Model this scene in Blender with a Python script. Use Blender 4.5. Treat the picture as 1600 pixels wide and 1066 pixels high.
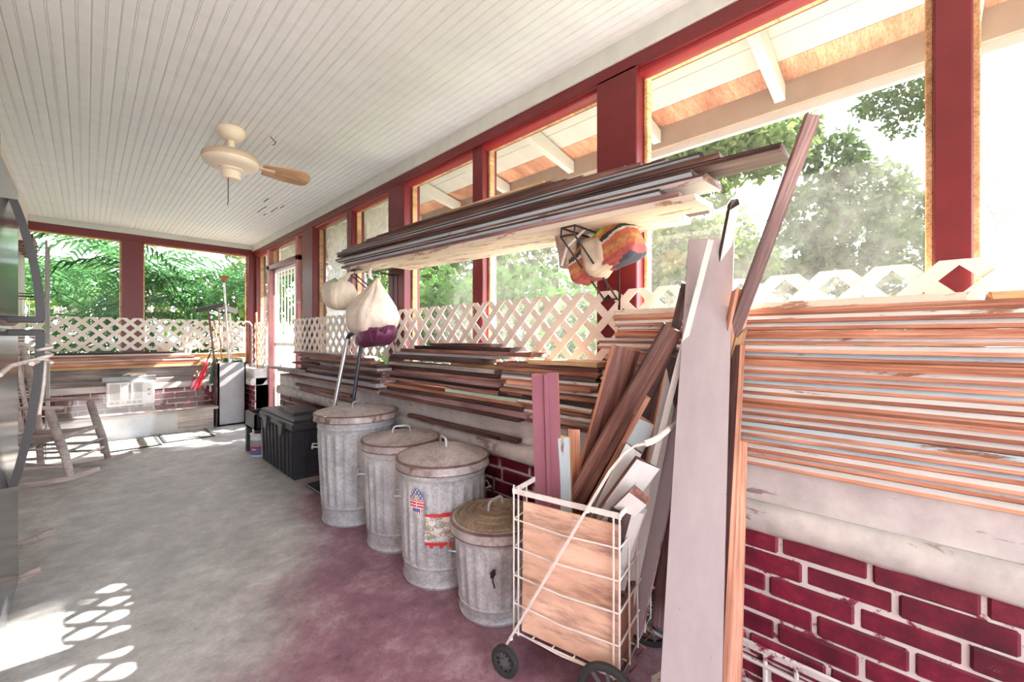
import bpy, math, random
import numpy as np
from mathutils import Vector, Matrix
R = math.radians
PI = math.pi
C = bpy.context.scene.collection
S = bpy.context.scene
for o in list(bpy.data.objects):
    bpy.data.objects.remove(o)

# ------------------------------------------------------------------ camera, sky, sun, exposure
FOC, CX, CY, YAW, CAMZ = 650.0, 800.0, 528.0, R(45.65), 1.18
FLOOR = 0.06                      # floor level while building; everything is moved down by this at the end
cd = bpy.data.cameras.new('camera'); cam = bpy.data.objects.new('camera', cd); C.objects.link(cam)
cam.location = (0, 0, CAMZ); cam.rotation_euler = (PI / 2, 0, -YAW)
cd.sensor_width = 36; cd.lens = FOC / 1600 * 36; cd.shift_y = -(533 - CY) / 1600
cd.clip_start = 0.05; cd.clip_end = 400
S.camera = cam

w = bpy.data.worlds.new('sky'); S.world = w; w.use_nodes = True
nt = w.node_tree; nt.nodes.clear()
wo = nt.nodes.new('ShaderNodeOutputWorld'); bg = nt.nodes.new('ShaderNodeBackground')
tc = nt.nodes.new('ShaderNodeTexCoord'); mp = nt.nodes.new('ShaderNodeMapping')
mp.inputs['Scale'].default_value = (1.5, 1.5, 6)
nz = nt.nodes.new('ShaderNodeTexNoise'); nz.inputs['Scale'].default_value = 1.6; nz.inputs['Detail'].default_value = 6
rp = nt.nodes.new('ShaderNodeValToRGB')
rp.color_ramp.elements[0].position = .38; rp.color_ramp.elements[0].color = (.62, .76, 1, 1)
rp.color_ramp.elements[1].position = .58; rp.color_ramp.elements[1].color = (1, 1, 1, 1)
nt.links.new(tc.outputs['Generated'], mp.inputs['Vector']); nt.links.new(mp.outputs[0], nz.inputs['Vector'])
nt.links.new(nz.outputs['Fac'], rp.inputs['Fac']); nt.links.new(rp.outputs[0], bg.inputs['Color'])
bg.inputs['Strength'].default_value = 1.0
nt.links.new(bg.outputs[0], wo.inputs['Surface'])

sl = bpy.data.lights.new('sun', 'SUN'); sl.energy = 6.5; sl.angle = R(.6); sl.color = (1, .95, .87)
so = bpy.data.objects.new('sun', sl); C.objects.link(so)
SUNDIR = Vector((1, -.12, .78)).normalized()
so.rotation_euler = SUNDIR.to_track_quat('Z', 'Y').to_euler(); so.location = (20, -2, 16)

S.view_settings.view_transform = 'Standard'; S.view_settings.look = 'None'
S.view_settings.exposure = 3.45; S.view_settings.gamma = 1; S.view_settings.use_curve_mapping = False
S.cycles.use_denoising = True
S.cycles.max_bounces = 10; S.cycles.diffuse_bounces = 7; S.cycles.transparent_max_bounces = 16
S.cycles.sample_clamp_indirect = 8

# ------------------------------------------------------------------ helpers
SA, CA = math.sin(YAW), math.cos(YAW)
def at(px, py, x=None, y=None, z=None, t=None):
    """the point seen at a pixel of the photograph, at a known x, y, z or forward distance"""
    r = (px - CX) / FOC; u = (CY - py) / FOC
    d = Vector((SA + r * CA, CA - r * SA, u))
    if x is not None: t = x / d.x
    elif y is not None: t = y / d.y
    elif z is not None: t = (z - CAMZ) / d.z
    return Vector((0, 0, CAMZ)) + d * t

class MB:
    def __init__(s): s.v = []; s.f = []; s.m = []
    def add(s, vs, fs, m=0):
        b = len(s.v); s.v += [tuple(q) for q in vs]
        for f in fs: s.f.append([b + i for i in f]); s.m.append(m)
        return s
    def box(s, lo, hi, m=0, mat=None, ch=0.0):
        x0, y0, z0 = lo; x1, y1, z1 = hi
        if ch > 0:
            vs = []; idx = {}
            cs = {0: (x0, y0, z0), 1: (x1, y1, z1)}
            def V(i, j, k, ax):
                p = [cs[i][0], cs[j][1], cs[k][2]]
                for a, b in enumerate((i, j, k)):
                    if a != ax: p[a] += ch if b == 0 else -ch
                return p
            for i in (0, 1):
                for j in (0, 1):
                    for k in (0, 1):
                        for ax in range(3):
                            idx[(i, j, k, ax)] = len(vs); vs.append(V(i, j, k, ax))
            fs = []
            for ax in range(3):
                a, b = [q for q in range(3) if q != ax]
                for side in (0, 1):
                    loop = []
                    for (p, q) in ((0, 0), (1, 0), (1, 1), (0, 1)):
                        key = [0, 0, 0]; key[ax] = side; key[a] = p; key[b] = q
                        loop.append(idx[tuple(key) + (ax,)])
                    fs.append(loop)
            for ax in range(3):
                a, b = [q for q in range(3) if q != ax]
                for p in (0, 1):
                    for q in (0, 1):
                        k0 = [0, 0, 0]; k0[a] = p; k0[b] = q; k1 = list(k0); k1[ax] = 1
                        fs.append([idx[tuple(k0) + (a,)], idx[tuple(k1) + (a,)], idx[tuple(k1) + (b,)], idx[tuple(k0) + (b,)]])
            for i in (0, 1):
                for j in (0, 1):
                    for k in (0, 1): fs.append([idx[(i, j, k, 0)], idx[(i, j, k, 1)], idx[(i, j, k, 2)]])
        else:
            vs = [(x0, y0, z0), (x1, y0, z0), (x1, y1, z0), (x0, y1, z0), (x0, y0, z1), (x1, y0, z1), (x1, y1, z1), (x0, y1, z1)]
            fs = [(0, 3, 2, 1), (4, 5, 6, 7), (0, 1, 5, 4), (1, 2, 6, 5), (2, 3, 7, 6), (3, 0, 4, 7)]
        if mat is not None: vs = [mat @ Vector(q) for q in vs]
        return s.add(vs, fs, m)
    def bar(s, p0, p1, w, h, up=(0, 0, 1), m=0, ch=0.0):
        p0 = Vector(p0); p1 = Vector(p1); X = (p1 - p0); L = X.length; X.normalize(); U = Vector(up)
        Y = U.cross(X)
        if Y.length < 1e-4: Y = Vector((0, 1, 0)).cross(X)
        Y.normalize(); Z = X.cross(Y)
        M = Matrix((X, Y, Z)).transposed().to_4x4(); M.translation = p0
        return s.box((0, -w / 2, -h / 2), (L, w / 2, h / 2), m, M, ch)
    def tube(s, pts, r, n=8, m=0, closed=False, caps=True):
        pts = [Vector(p) for p in pts]; N = len(pts)
        rs = r if isinstance(r, (list, tuple)) else [r] * N
        T = []
        for i in range(N):
            a = pts[(i - 1) % N] if (closed or i > 0) else pts[i]; b = pts[(i + 1) % N] if (closed or i < N - 1) else pts[i]
            t = (b - a); T.append(t.normalized() if t.length > 1e-9 else Vector((0, 0, 1)))
        ref = Vector((0, 0, 1)) if abs(T[0].z) < .9 else Vector((1, 0, 0))
        u = T[0].cross(ref).normalized(); vs = []
        for i in range(N):
            u = (u - T[i] * u.dot(T[i]))
            u = u.normalized() if u.length > 1e-6 else T[i].orthogonal().normalized()
            vv = T[i].cross(u)
            for k in range(n):
                a = 2 * PI * k / n; vs.append(pts[i] + (u * math.cos(a) + vv * math.sin(a)) * rs[i])
        fs = []
        for i in range(N if closed else N - 1):
            j = (i + 1) % N
            for k in range(n):
                k2 = (k + 1) % n; fs.append((i * n + k, i * n + k2, j * n + k2, j * n + k))
        if caps and not closed: fs.append(tuple(range(n - 1, -1, -1))); fs.append(tuple((N - 1) * n + k for k in range(n)))
        return s.add(vs, fs, m)
    def lathe(s, prof, n=48, m=0, c=(0, 0, 0), rf=None):
        vs = []; fs = []; N = len(prof)
        for i, (r, z) in enumerate(prof):
            for k in range(n):
                a = 2 * PI * k / n; rr = rf(r, z, a) if rf else r
                vs.append((c[0] + rr * math.cos(a), c[1] + rr * math.sin(a), c[2] + z))
        for i in range(N - 1):
            for k in range(n):
                k2 = (k + 1) % n; fs.append((i * n + k, i * n + k2, (i + 1) * n + k2, (i + 1) * n + k))
        if prof[0][0] > 1e-5: fs.append(tuple(range(n - 1, -1, -1)))
        if prof[-1][0] > 1e-5: fs.append(tuple((N - 1) * n + k for k in range(n)))
        return s.add(vs, fs, m)
    def prism(s, poly, a, b, m=0):
        """poly: list of 3D points, extruded by vector b-a"""
        n = len(poly); d = Vector(b) - Vector(a)
        vs = [Vector(p) for p in poly] + [Vector(p) + d for p in poly]
        fs = [tuple(range(n - 1, -1, -1)), tuple(range(n, 2 * n))] + [(i, (i + 1) % n, n + (i + 1) % n, n + i) for i in range(n)]
        return s.add(vs, fs, m)
    def build(s, name, mats, parent=None, smooth=None, loc=None):
        me = bpy.data.meshes.new(name); me.from_pydata(s.v, [], s.f)
        mats = mats if isinstance(mats, (list, tuple)) else [mats]
        for q in mats: me.materials.append(q)
        if len(mats) > 1: me.polygons.foreach_set('material_index', s.m)
        import bmesh
        bm = bmesh.new(); bm.from_mesh(me); bmesh.ops.recalc_face_normals(bm, faces=bm.faces); bm.to_mesh(me); bm.free()
        if smooth is not None:
            me.shade_smooth(); me.set_sharp_from_angle(angle=R(smooth))
        me.update()
        o = bpy.data.objects.new(name, me); C.objects.link(o)
        if parent is not None: o.parent = parent
        if loc is not None: o.location = loc
        return o

def empty(name, loc=(0, 0, 0), rz=0, M=None):
    o = bpy.data.objects.new(name, None); C.objects.link(o); o.empty_display_size = .1
    if M is not None: o.matrix_world = M
    else: o.location = loc; o.rotation_euler = (0, 0, rz)
    return o
def tag(o, label, cat, group=None, kind=None):
    o['label'] = label; o['category'] = cat
    if group: o['group'] = group
    if kind: o['kind'] = kind
    return o
def struct(o): o['kind'] = 'structure'; return o
def dup(o, parent=None):
    c = o.copy(); C.objects.link(c)
    if parent is not None: c.parent = parent; c.matrix_parent_inverse = o.matrix_parent_inverse.copy()
    for ch in list(o.children): dup(ch, c)
    return c
def frame_mat(p0, p1, nrm):
    """x along p0->p1, z towards nrm"""
    p0 = Vector(p0); X = (Vector(p1) - p0).normalized(); Z = Vector(nrm); Z = (Z - X * Z.dot(X)).normalized(); Y = Z.cross(X)
    M = Matrix((X, Y, Z)).transposed().to_4x4(); M.translation = p0
    return M
ORD = ['', 'topmost', 'second', 'third', 'fourth', 'fifth', 'sixth', 'seventh', 'eighth', 'ninth', 'tenth', 'eleventh', 'twelfth', 'thirteenth',
       'fourteenth', 'fifteenth', 'sixteenth', 'seventeenth', 'eighteenth', 'nineteenth', 'twentieth', 'twenty-first', 'twenty-second',
       'twenty-third', 'twenty-fourth', 'twenty-fifth', 'twenty-sixth', 'twenty-seventh', 'twenty-eighth']

# ------------------------------------------------------------------ materials
def nodes(name):
    m = bpy.data.materials.new(name); m.use_nodes = True; t = m.node_tree
    return m, t, t.nodes['Principled BSDF']
def N(t, typ, **kw):
    n = t.nodes.new(typ)
    for k, v in kw.items():
        if k in n.inputs: n.inputs[k].default_value = v
        else: setattr(n, k, v)
    return n
def coords(t, scale=(1, 1, 1), jitter=True):
    tc = N(t, 'ShaderNodeTexCoord'); mp = N(t, 'ShaderNodeMapping'); mp.inputs['Scale'].default_value = scale
    t.links.new(tc.outputs['Object'], mp.inputs['Vector'])
    if jitter:
        oi = N(t, 'ShaderNodeObjectInfo'); mu = N(t, 'ShaderNodeMath', operation='MULTIPLY'); mu.inputs[1].default_value = 57
        t.links.new(oi.outputs['Random'], mu.inputs[0]); t.links.new(mu.outputs[0], mp.inputs['Location'])
    return mp
def ramp(t, stops):
    r = N(t, 'ShaderNodeValToRGB'); e = r.color_ramp.elements
    while len(e) < len(stops): e.new(.5)
    for i, (p, c) in enumerate(stops): e[i].position = p; e[i].color = (*c, 1)
    return r
def noise(t, vec, scale, detail=5, rough=.6, dist=0):
    n = N(t, 'ShaderNodeTexNoise'); n.inputs['Scale'].default_value = scale; n.inputs['Detail'].default_value = detail
    n.inputs['Roughness'].default_value = rough; n.inputs['Distortion'].default_value = dist
    t.links.new(vec.outputs[0], n.inputs['Vector']); return n
def mixc(t, fac, a, b):
    x = N(t, 'ShaderNodeMix', data_type='RGBA')
    if hasattr(fac, 'outputs'): t.links.new(fac.outputs[0], x.inputs[0])
    else: x.inputs[0].default_value = fac
    for q, i in ((a, 6), (b, 7)):
        if hasattr(q, 'outputs'): t.links.new(q.outputs[2] if q.bl_idname == 'ShaderNodeMix' else q.outputs[0], x.inputs[i])
        else: x.inputs[i].default_value = (*q, 1)
    return x
def bump(t, b, src, strength, dist=.01):
    n = N(t, 'ShaderNodeBump'); n.inputs['Strength'].default_value = strength; n.inputs['Distance'].default_value = dist
    t.links.new(src.outputs[0], n.inputs['Height']); t.links.new(n.outputs[0], b.inputs['Normal'])

def plain(name, c, rough=.6, metal=0, var=.12, scale=9, bmp=0.15, spec=.5):
    m, t, b = nodes(name); v = coords(t); n = noise(t, v, scale)
    lo = tuple(q * (1 - var) for q in c); hi = tuple(min(1, q * (1 + var)) for q in c)
    r = ramp(t, [(.3, lo), (.7, hi)]); t.links.new(n.outputs[0], r.inputs[0]); t.links.new(r.outputs[0], b.inputs['Base Color'])
    b.inputs['Roughness'].default_value = rough; b.inputs['Metallic'].default_value = metal; b.inputs['Specular IOR Level'].default_value = spec
    if bmp: bump(t, b, n, bmp, .004)
    return m
def wood(name, dark, mid, light, rough=.65, sc=1.0, cross=38, dist=.4):
    """grain along local X"""
    m, t, b = nodes(name)
    v = coords(t, (1.6 * sc, cross * sc, cross * sc)); n = noise(t, v, 1.0, 6, .65, dist)
    v2 = coords(t, (2.2 * sc, 6 * sc, 6 * sc)); n2 = noise(t, v2, 1.0, 3, .5)
    r = ramp(t, [(.31, dark), (.48, mid), (.68, light)]); t.links.new(n.outputs[0], r.inputs[0])
    r2 = ramp(t, [(.35, tuple(q * .55 for q in mid)), (.6, (1, 1, 1))]); t.links.new(n2.outputs[0], r2.inputs[0])
    x = N(t, 'ShaderNodeMix', data_type='RGBA', blend_type='MULTIPLY'); x.inputs[0].default_value = .62
    t.links.new(r.outputs[0], x.inputs[6]); t.links.new(r2.outputs[0], x.inputs[7])
    v3 = coords(t, (5 * sc, cross * 4.5 * sc, cross * 4.5 * sc)); n3 = noise(t, v3, 1.0, 4, .7); r3 = ramp(t, [(.36, (.42, .36, .36)), (.54, (1, 1, 1))]); t.links.new(n3.outputs[0], r3.inputs[0])
    x3 = N(t, 'ShaderNodeMix', data_type='RGBA', blend_type='MULTIPLY'); x3.inputs[0].default_value = .7
    t.links.new(x.outputs[2], x3.inputs[6]); t.links.new(r3.outputs[0], x3.inputs[7]); x = x3
    hs = N(t, 'ShaderNodeHueSaturation'); oi = N(t, 'ShaderNodeObjectInfo'); mr = N(t, 'ShaderNodeMapRange')
    mr.inputs[3].default_value = .7; mr.inputs[4].default_value = 1.35
    t.links.new(oi.outputs['Random'], mr.inputs[0]); t.links.new(mr.outputs[0], hs.inputs['Value']); t.links.new(x.outputs[2], hs.inputs['Color'])
    t.links.new(hs.outputs[0], b.inputs['Base Color'])
    b.inputs['Roughness'].default_value = rough; bump(t, b, n, .35, .003)
    return m
def paint(name, c, under, amt=.42, rough=.55, stretch=(3, 14, 14), dirt=.1):
    """old paint, chipped to the wood below; grain along local X"""
    m, t, b = nodes(name)
    v = coords(t, stretch); n = noise(t, v, 1.5, 8, .7, .3)
    r = ramp(t, [(amt - .02, (0, 0, 0)), (amt + .02, (1, 1, 1))]); t.links.new(n.outputs[0], r.inputs[0])
    v2 = coords(t, (2, 5, 5)); n2 = noise(t, v2, 2.0, 5)
    r2 = ramp(t, [(.3, tuple(q * (1 - dirt * 2) for q in c)), (.65, c)]); t.links.new(n2.outputs[0], r2.inputs[0])
    x = mixc(t, r, under, r2); t.links.new(x.outputs[2], b.inputs['Base Color'])
    b.inputs['Roughness'].default_value = rough; bump(t, b, r, .3, .002)
    return m

W_ORANGE = wood('bare_orange_pine', (.32, .105, .06), (.61, .28, .17), (.79, .49, .36))
W_BROWN = wood('brown_wood', (.06, .02, .017), (.17, .066, .05), (.34, .18, .14))
W_DARK = wood('dark_weathered_wood', (.03, .014, .014), (.085, .04, .036), (.19, .11, .10))
W_MAUVE = wood('mauve_grey_wood', (.16, .075, .08), (.31, .17, .17), (.48, .32, .31))
W_TAN = wood('new_tan_pine', (.5, .27, .12), (.7, .44, .22), (.8, .58, .35))
W_GREY = wood('grey_silvered_wood', (.22, .17, .16), (.38, .32, .3), (.55, .5, .47))
W_PLY = wood('plywood_face', (.64, .39, .27), (.74, .48, .35), (.82, .57, .43), sc=1.0, cross=6, dist=2.2)
P_WHITE = paint('chipped_white_paint', (.66, .64, .63), (.30, .14, .09), .38)
P_BLUE = paint('chipped_pale_blue_paint', (.50, .60, .66), (.25, .12, .08), .38)
P_GREY = paint('chipped_grey_paint', (.42, .40, .42), (.2, .1, .08), .36)
P_GREEN = paint('chipped_pale_green_paint', (.45, .55, .46), (.2, .12, .08), .38)
P_BEIGE = paint('chipped_beige_paint', (.74, .64, .52), (.36, .2, .12), .42)
P_MAUVE = paint('chipped_mauve_paint', (.55, .38, .42), (.25, .1, .09), .44)
P_LILAC = paint('pale_lilac_board_paint', (.43, .37, .39), (.16, .11, .10), .315, stretch=(16, 26, 26), dirt=.08)
RED = paint('dark_red_trim_paint', (.155, .007, .012), (.09, .015, .015), .3, .4, (4, 4, 4))
REDL = paint('bright_red_trim_paint', (.30, .025, .03), (.14, .02, .02), .3, .35, (4, 4, 4))
PINKRED = paint('faded_pink_red_paint', (.50, .19, .19), (.6, .5, .45), .33, .5, (4, 4, 4))
SILL = paint('whitewashed_concrete', (.62, .585, .56), (.30, .19, .20), .39, .8, (3, 3, 9), dirt=.17)
APRON = paint('whitewashed_sill_board', (.62, .585, .575), (.30, .20, .21), .37, .7, (8, 3, 14), dirt=.14)
WHITE_W = paint('white_ceiling_paint', (.78, .82, .86), (.6, .58, .54), .2, .5, (2, 1, 2), dirt=.03)
FRIEZE = paint('pale_green_white_frieze', (.64, .66, .63), (.5, .5, .46), .3, .6, (1, 3, 3), dirt=.06)
SOFFIT = plain('pinkish_white_wall', (.72, .62, .6), .7, var=.06)
EAVE_W = paint('white_eave_paint', (.46, .445, .41), (.36, .30, .25), .28, .6, (3, 9, 9), dirt=.05)
EAVE_T = plain('tan_fascia_back', (.28, .21, .16), .7)
PEACH = wood('bare_eave_board', (.34, .15, .08), (.44, .21, .12), (.52, .29, .18))
LATT = plain('cream_lattice_plastic', (.74, .67, .60), .45, var=.05, bmp=.05)
GALV = None
BLACKP = plain('black_plastic', (.035, .035, .042), .5, var=.25, scale=14, bmp=.1)
DKMETAL = plain('dark_wire', (.05, .04, .04), .5, .6)
WIREW = plain('cream_coated_wire', (.76, .70, .66), .45, var=.12, scale=40)
RUBBER = plain('black_rubber', (.03, .03, .032), .7)
STEEL = plain('silver_tube', (.6, .58, .57), .3, .9, var=.1)
DKTUBE = plain('blue_black_tube', (.06, .065, .09), .35, .5)
LOGW = wood('weathered_pale_log', (.5, .40, .38), (.64, .55, .52), (.76, .69, .66))
CREAM = plain('cream_fan_enamel', (.80, .70, .58), .35, var=.05, bmp=0)
TANBLADE = wood('tan_fan_blade', (.45, .27, .16), (.55, .35, .22), (.64, .44, .3))
FANB = plain('tan_fan_band', (.60, .46, .35), .4, var=.1)
GREYBOX = plain('grey_painted_metal', (.30, .29, .30), .5, var=.08, bmp=.05)
ACW = plain('white_appliance_plastic', (.82, .80, .78), .45, var=.04, bmp=0)
ACG = plain('grey_grille', (.36, .35, .34), .6, var=.05, bmp=0)
REDPL = plain('bright_red_plastic', (.55, .02, .03), .35, bmp=0)
GREENPL = plain('dark_green_plastic', (.02, .12, .08), .4, bmp=0)
CARD = plain('brown_leatherboard', (.33, .15, .09), .6, var=.15)
ROPE = plain('pale_rope', (.66, .58, .54), .85, var=.2, scale=60)
RUST = plain('rusty_metal', (.32, .14, .07), .7, .3, var=.4, scale=25)
SLATEM = plain('slate_grey_board', (.30, .32, .33), .5)
BLACKPANEL = plain('flat_black_panel', (.05, .047, .05), .35)

def concrete():
    m, t, b = nodes('stained_concrete'); v = coords(t, jitter=False)
    n1 = noise(t, v, 1.1, 8, .66, .3); n2 = noise(t, v, 6, 10, .78, .15); n3 = noise(t, v, 60, 4, .6)
    base = ramp(t, [(.32, (.27, .255, .25)), (.5, (.44, .43, .42)), (.68, (.66, .65, .64))]); t.links.new(n2.outputs[0], base.inputs[0])
    purp = ramp(t, [(.3, (.14, .06, .095)), (.5, (.29, .145, .19)), (.66, (.45, .31, .35))]); t.links.new(n2.outputs[0], purp.inputs[0])
    # old purple-red paint survives on the side towards the bins
    tc = N(t, 'ShaderNodeTexCoord'); sp = N(t, 'ShaderNodeSeparateXYZ'); t.links.new(tc.outputs['Object'], sp.inputs[0])
    a = N(t, 'ShaderNodeMath', operation='MULTIPLY_ADD'); a.inputs[1].default_value = 2.2; a.inputs[2].default_value = 1.5
    t.links.new(sp.outputs['X'], a.inputs[0])
    c = N(t, 'ShaderNodeMath', operation='MULTIPLY_ADD'); c.inputs[1].default_value = -1.28; t.links.new(sp.outputs['Y'], c.inputs[0]); t.links.new(a.outputs[0], c.inputs[2])
    d = N(t, 'ShaderNodeMath', operation='MULTIPLY_ADD'); d.inputs[1].default_value = 4.0; d.inputs[2].default_value = -1.7
    t.links.new(n1.outputs[0], d.inputs[0])
    e = N(t, 'ShaderNodeMath', operation='ADD', use_clamp=True); t.links.new(c.outputs[0], e.inputs[0]); t.links.new(d.outputs[0], e.inputs[1])
    x = mixc(t, e, base, purp)
    sp2 = ramp(t, [(.27, (.25, .2, .2)), (.34, (1, 1, 1))]); t.links.new(n3.outputs[0], sp2.inputs[0])
    y = N(t, 'ShaderNodeMix', data_type='RGBA', blend_type='MULTIPLY'); y.inputs[0].default_value = .5
    t.links.new(x.outputs[2], y.inputs[6]); t.links.new(sp2.outputs[0], y.inputs[7])
    t.links.new(y.outputs[2], b.inputs['Base Color'])
    rr = ramp(t, [(.3, (.35,) * 3), (.7, (.65,) * 3)]); t.links.new(n2.outputs[0], rr.inputs[0]); t.links.new(rr.outputs[0], b.inputs['Roughness'])
    bump(t, b, n2, .12, .01)
    return m
def galv(name, c0, c1, c2, rust=.30):
    m, t, b = nodes(name); v = coords(t); n = noise(t, v, 9, 6, .7); n2 = noise(t, v, 90, 2, .5); n3 = noise(t, v, 5, 7, .7)
    r = ramp(t, [(.3, c0), (.5, c1), (.72, c2)]); t.links.new(n.outputs[0], r.inputs[0])
    s = ramp(t, [(.35, (.72,) * 3), (.6, (1.0,) * 3)]); t.links.new(n2.outputs[0], s.inputs[0])
    y = N(t, 'ShaderNodeMix', data_type='RGBA', blend_type='MULTIPLY'); y.inputs[0].default_value = .8
    t.links.new(r.outputs[0], y.inputs[6]); t.links.new(s.outputs[0], y.inputs[7])
    k = ramp(t, [(rust, (1, 1, 1)), (rust + .06, (0, 0, 0))]); t.links.new(n3.outputs[0], k.inputs[0])
    x = mixc(t, k, y, (.20, .12, .10)); t.links.new(x.outputs[2], b.inputs['Base Color'])
    b.inputs['Metallic'].default_value = .15; b.inputs['Roughness'].default_value = .5; bump(t, b, n, .15, .004)
    return m
CONC = concrete()
GALV = galv('galvanised_steel', (.32, .325, .34), (.50, .505, .52), (.68, .685, .70), .27)
GALV_LID = galv('rust_tinged_lid', (.30, .24, .235), (.46, .40, .395), (.62, .57, .55), .33)
GALV_BR = galv('brown_tarnished_lid', (.17, .11, .07), (.28, .20, .14), (.40, .31, .23), .33)
RUSTL = galv('dark_rust_line', (.12, .06, .06), (.20, .12, .115), (.30, .21, .2), .4)
RIMR = galv('rusty_rim', (.26, .19, .18), (.44, .38, .37), (.60, .56, .54), .38)

def brickm():
    m, t, b = nodes('maroon_painted_brick'); v = coords(t, jitter=False); n = noise(t, v, 12, 7, .7); n2 = noise(t, v, 2.2, 3)
    r = ramp(t, [(.3, (.085, .004, .018)), (.52, (.19, .009, .032)), (.75, (.32, .03, .055))]); t.links.new(n.outputs[0], r.inputs[0])
    n3 = noise(t, v, 26, 8, .75); k = ramp(t, [(.66, (0, 0, 0)), (.74, (1, 1, 1))]); t.links.new(n3.outputs[0], k.inputs[0])
    x = mixc(t, k, r, (.5, .36, .37)); n4 = noise(t, v, 4.5, 2); r4 = ramp(t, [(.38, (.5, .5, .55)), (.62, (1.0, 1.0, 1.0))]); t.links.new(n4.outputs[0], r4.inputs[0])
    x4 = N(t, 'ShaderNodeMix', data_type='RGBA', blend_type='MULTIPLY'); x4.inputs[0].default_value = .9; t.links.new(x.outputs[2], x4.inputs[6]); t.links.new(r4.outputs[0], x4.inputs[7])
    t.links.new(x4.outputs[2], b.inputs['Base Color'])
    b.inputs['Roughness'].default_value = .45; bump(t, b, n, .5, .006)
    return m
BRICK = brickm()
MORTAR = paint('white_limewash_mortar', (.66, .60, .59), (.22, .03, .05), .43, .85, (9, 9, 9), dirt=.1)

def glassm(name, haze, tint=(1, 1, 1)):
    m = bpy.data.materials.new(name); m.use_nodes = True; t = m.node_tree; t.nodes.clear()
    o = N(t, 'ShaderNodeOutputMaterial'); tr = N(t, 'ShaderNodeBsdfTransparent'); tr.inputs[0].default_value = (*tint, 1)
    df = N(t, 'ShaderNodeBsdfDiffuse'); df.inputs[0].default_value = (.85, .82, .78, 1)
    tl = N(t, 'ShaderNodeBsdfTranslucent'); tl.inputs[0].default_value = (.85, .82, .78, 1)
    gl = N(t, 'ShaderNodeBsdfGlossy'); gl.inputs['Roughness'].default_value = .03
    ad = N(t, 'ShaderNodeMixShader'); ad.inputs[0].default_value = .5; t.links.new(df.outputs[0], ad.inputs[1]); t.links.new(tl.outputs[0], ad.inputs[2])
    v = coords(t); n = noise(t, v, 14, 6, .7); r = N(t, 'ShaderNodeMapRange'); r.inputs[1].default_value = .3; r.inputs[2].default_value = .75
    r.inputs[3].default_value = haze * .5; r.inputs[4].default_value = haze * 1.7; t.links.new(n.outputs[0], r.inputs[0])
    m1 = N(t, 'ShaderNodeMixShader'); t.links.new(r.outputs[0], m1.inputs[0]); t.links.new(tr.outputs[0], m1.inputs[1]); t.links.new(ad.outputs[0], m1.inputs[2])
    m2 = N(t, 'ShaderNodeMixShader'); m2.inputs[0].default_value = .015 if haze > .01 else .002; t.links.new(m1.outputs[0], m2.inputs[1]); t.links.new(gl.outputs[0], m2.inputs[2])
    t.links.new(m2.outputs[0], o.inputs[0]); return m
GLASS = glassm('dusty_window_glass', .02)
GLASS_END = glassm('clean_window_glass', .003)
PLASTIC = glassm('translucent_plastic_sheeting', .62)
CLEARP = glassm('dusty_clear_acrylic', .07)

def leafm(name, a, b_, tr=.4):
    m = bpy.data.materials.new(name); m.use_nodes = True; t = m.node_tree; t.nodes.clear(); o = N(t, 'ShaderNodeOutputMaterial')
    v = coords(t); n = noise(t, v, .9, 4); n2 = noise(t, v, 30, 1)
    ad = N(t, 'ShaderNodeMath', operation='ADD'); t.links.new(n.outputs[0], ad.inputs[0]); t.links.new(n2.outputs[0], ad.inputs[1])
    r = ramp(t, [(.3, a), (.75, b_)]); mr = N(t, 'ShaderNodeMath', operation='MULTIPLY'); mr.inputs[1].default_value = .5
    t.links.new(ad.outputs[0], mr.inputs[0]); t.links.new(mr.outputs[0], r.inputs[0])
    d = N(t, 'ShaderNodeBsdfDiffuse'); l = N(t, 'ShaderNodeBsdfTranslucent'); x = N(t, 'ShaderNodeMixShader'); x.inputs[0].default_value = tr
    t.links.new(r.outputs[0], d.inputs[0]); t.links.new(r.outputs[0], l.inputs[0]); t.links.new(d.outputs[0], x.inputs[1]); t.links.new(l.outputs[0], x.inputs[2])
    t.links.new(x.outputs[0], o.inputs[0]); return m
LEAF_OAK = leafm('oak_leaf', (.045, .07, .02), (.13, .17, .06))
LEAF_DK = leafm('dark_leaf', (.02, .034, .013), (.06, .085, .032))
LEAF_BR = leafm('bright_shrub_leaf', (.035, .085, .018), (.11, .20, .05))
LEAF_YE = leafm('yellow_green_leaf', (.04, .07, .014), (.11, .16, .04))
LEAF_PALM = leafm('palm_leaf', (.016, .055, .02), (.06, .13, .045), .3)
BARK = plain('grey_bark', (.36, .31, .27), .9, var=.35, scale=12, bmp=.5)
GRASSM = plain('lawn_ground', (.20, .20, .12), .95, var=.4, scale=3)

# ------------------------------------------------------------------ setting: floor, ceiling, walls
WX = 1.66          # inner plane of the window framing
WXO = 1.78
BX = 1.50          # face of the brick knee wall
EY = 6.73          # end wall window plane
Y0, Y1 = -2.4, 6.9
struct(MB().box((-1.05, Y0, FLOOR - .15), (1.8, Y1, FLOOR)).build('floor', CONC))

# beadboard ceiling: cross section with a groove at every board edge and a bead in its middle
prof = []; xx = -1.0; CZ = 2.48
while xx < 1.62:
    for off, dz in ((0, .006), (.003, .001), (.005, 0), (.038, 0), (.0395, .0035), (.041, 0), (.0445, 0), (.046, .0035), (.0475, 0), (.0795, 0), (.0815, .001)):
        prof.append((xx + off, CZ + dz))
    xx += .0845
poly = [(x, Y0, z) for x, z in prof] + [(prof[-1][0] + .02, Y0, CZ), (1.78, Y0, CZ), (1.78, Y0, CZ + .12), (-1.05, Y0, CZ + .12), (-1.05, Y0, CZ)]
struct(MB().prism(poly, (0, Y0, 0), (0, Y1, 0)).build('ceiling', WHITE_W))

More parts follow.
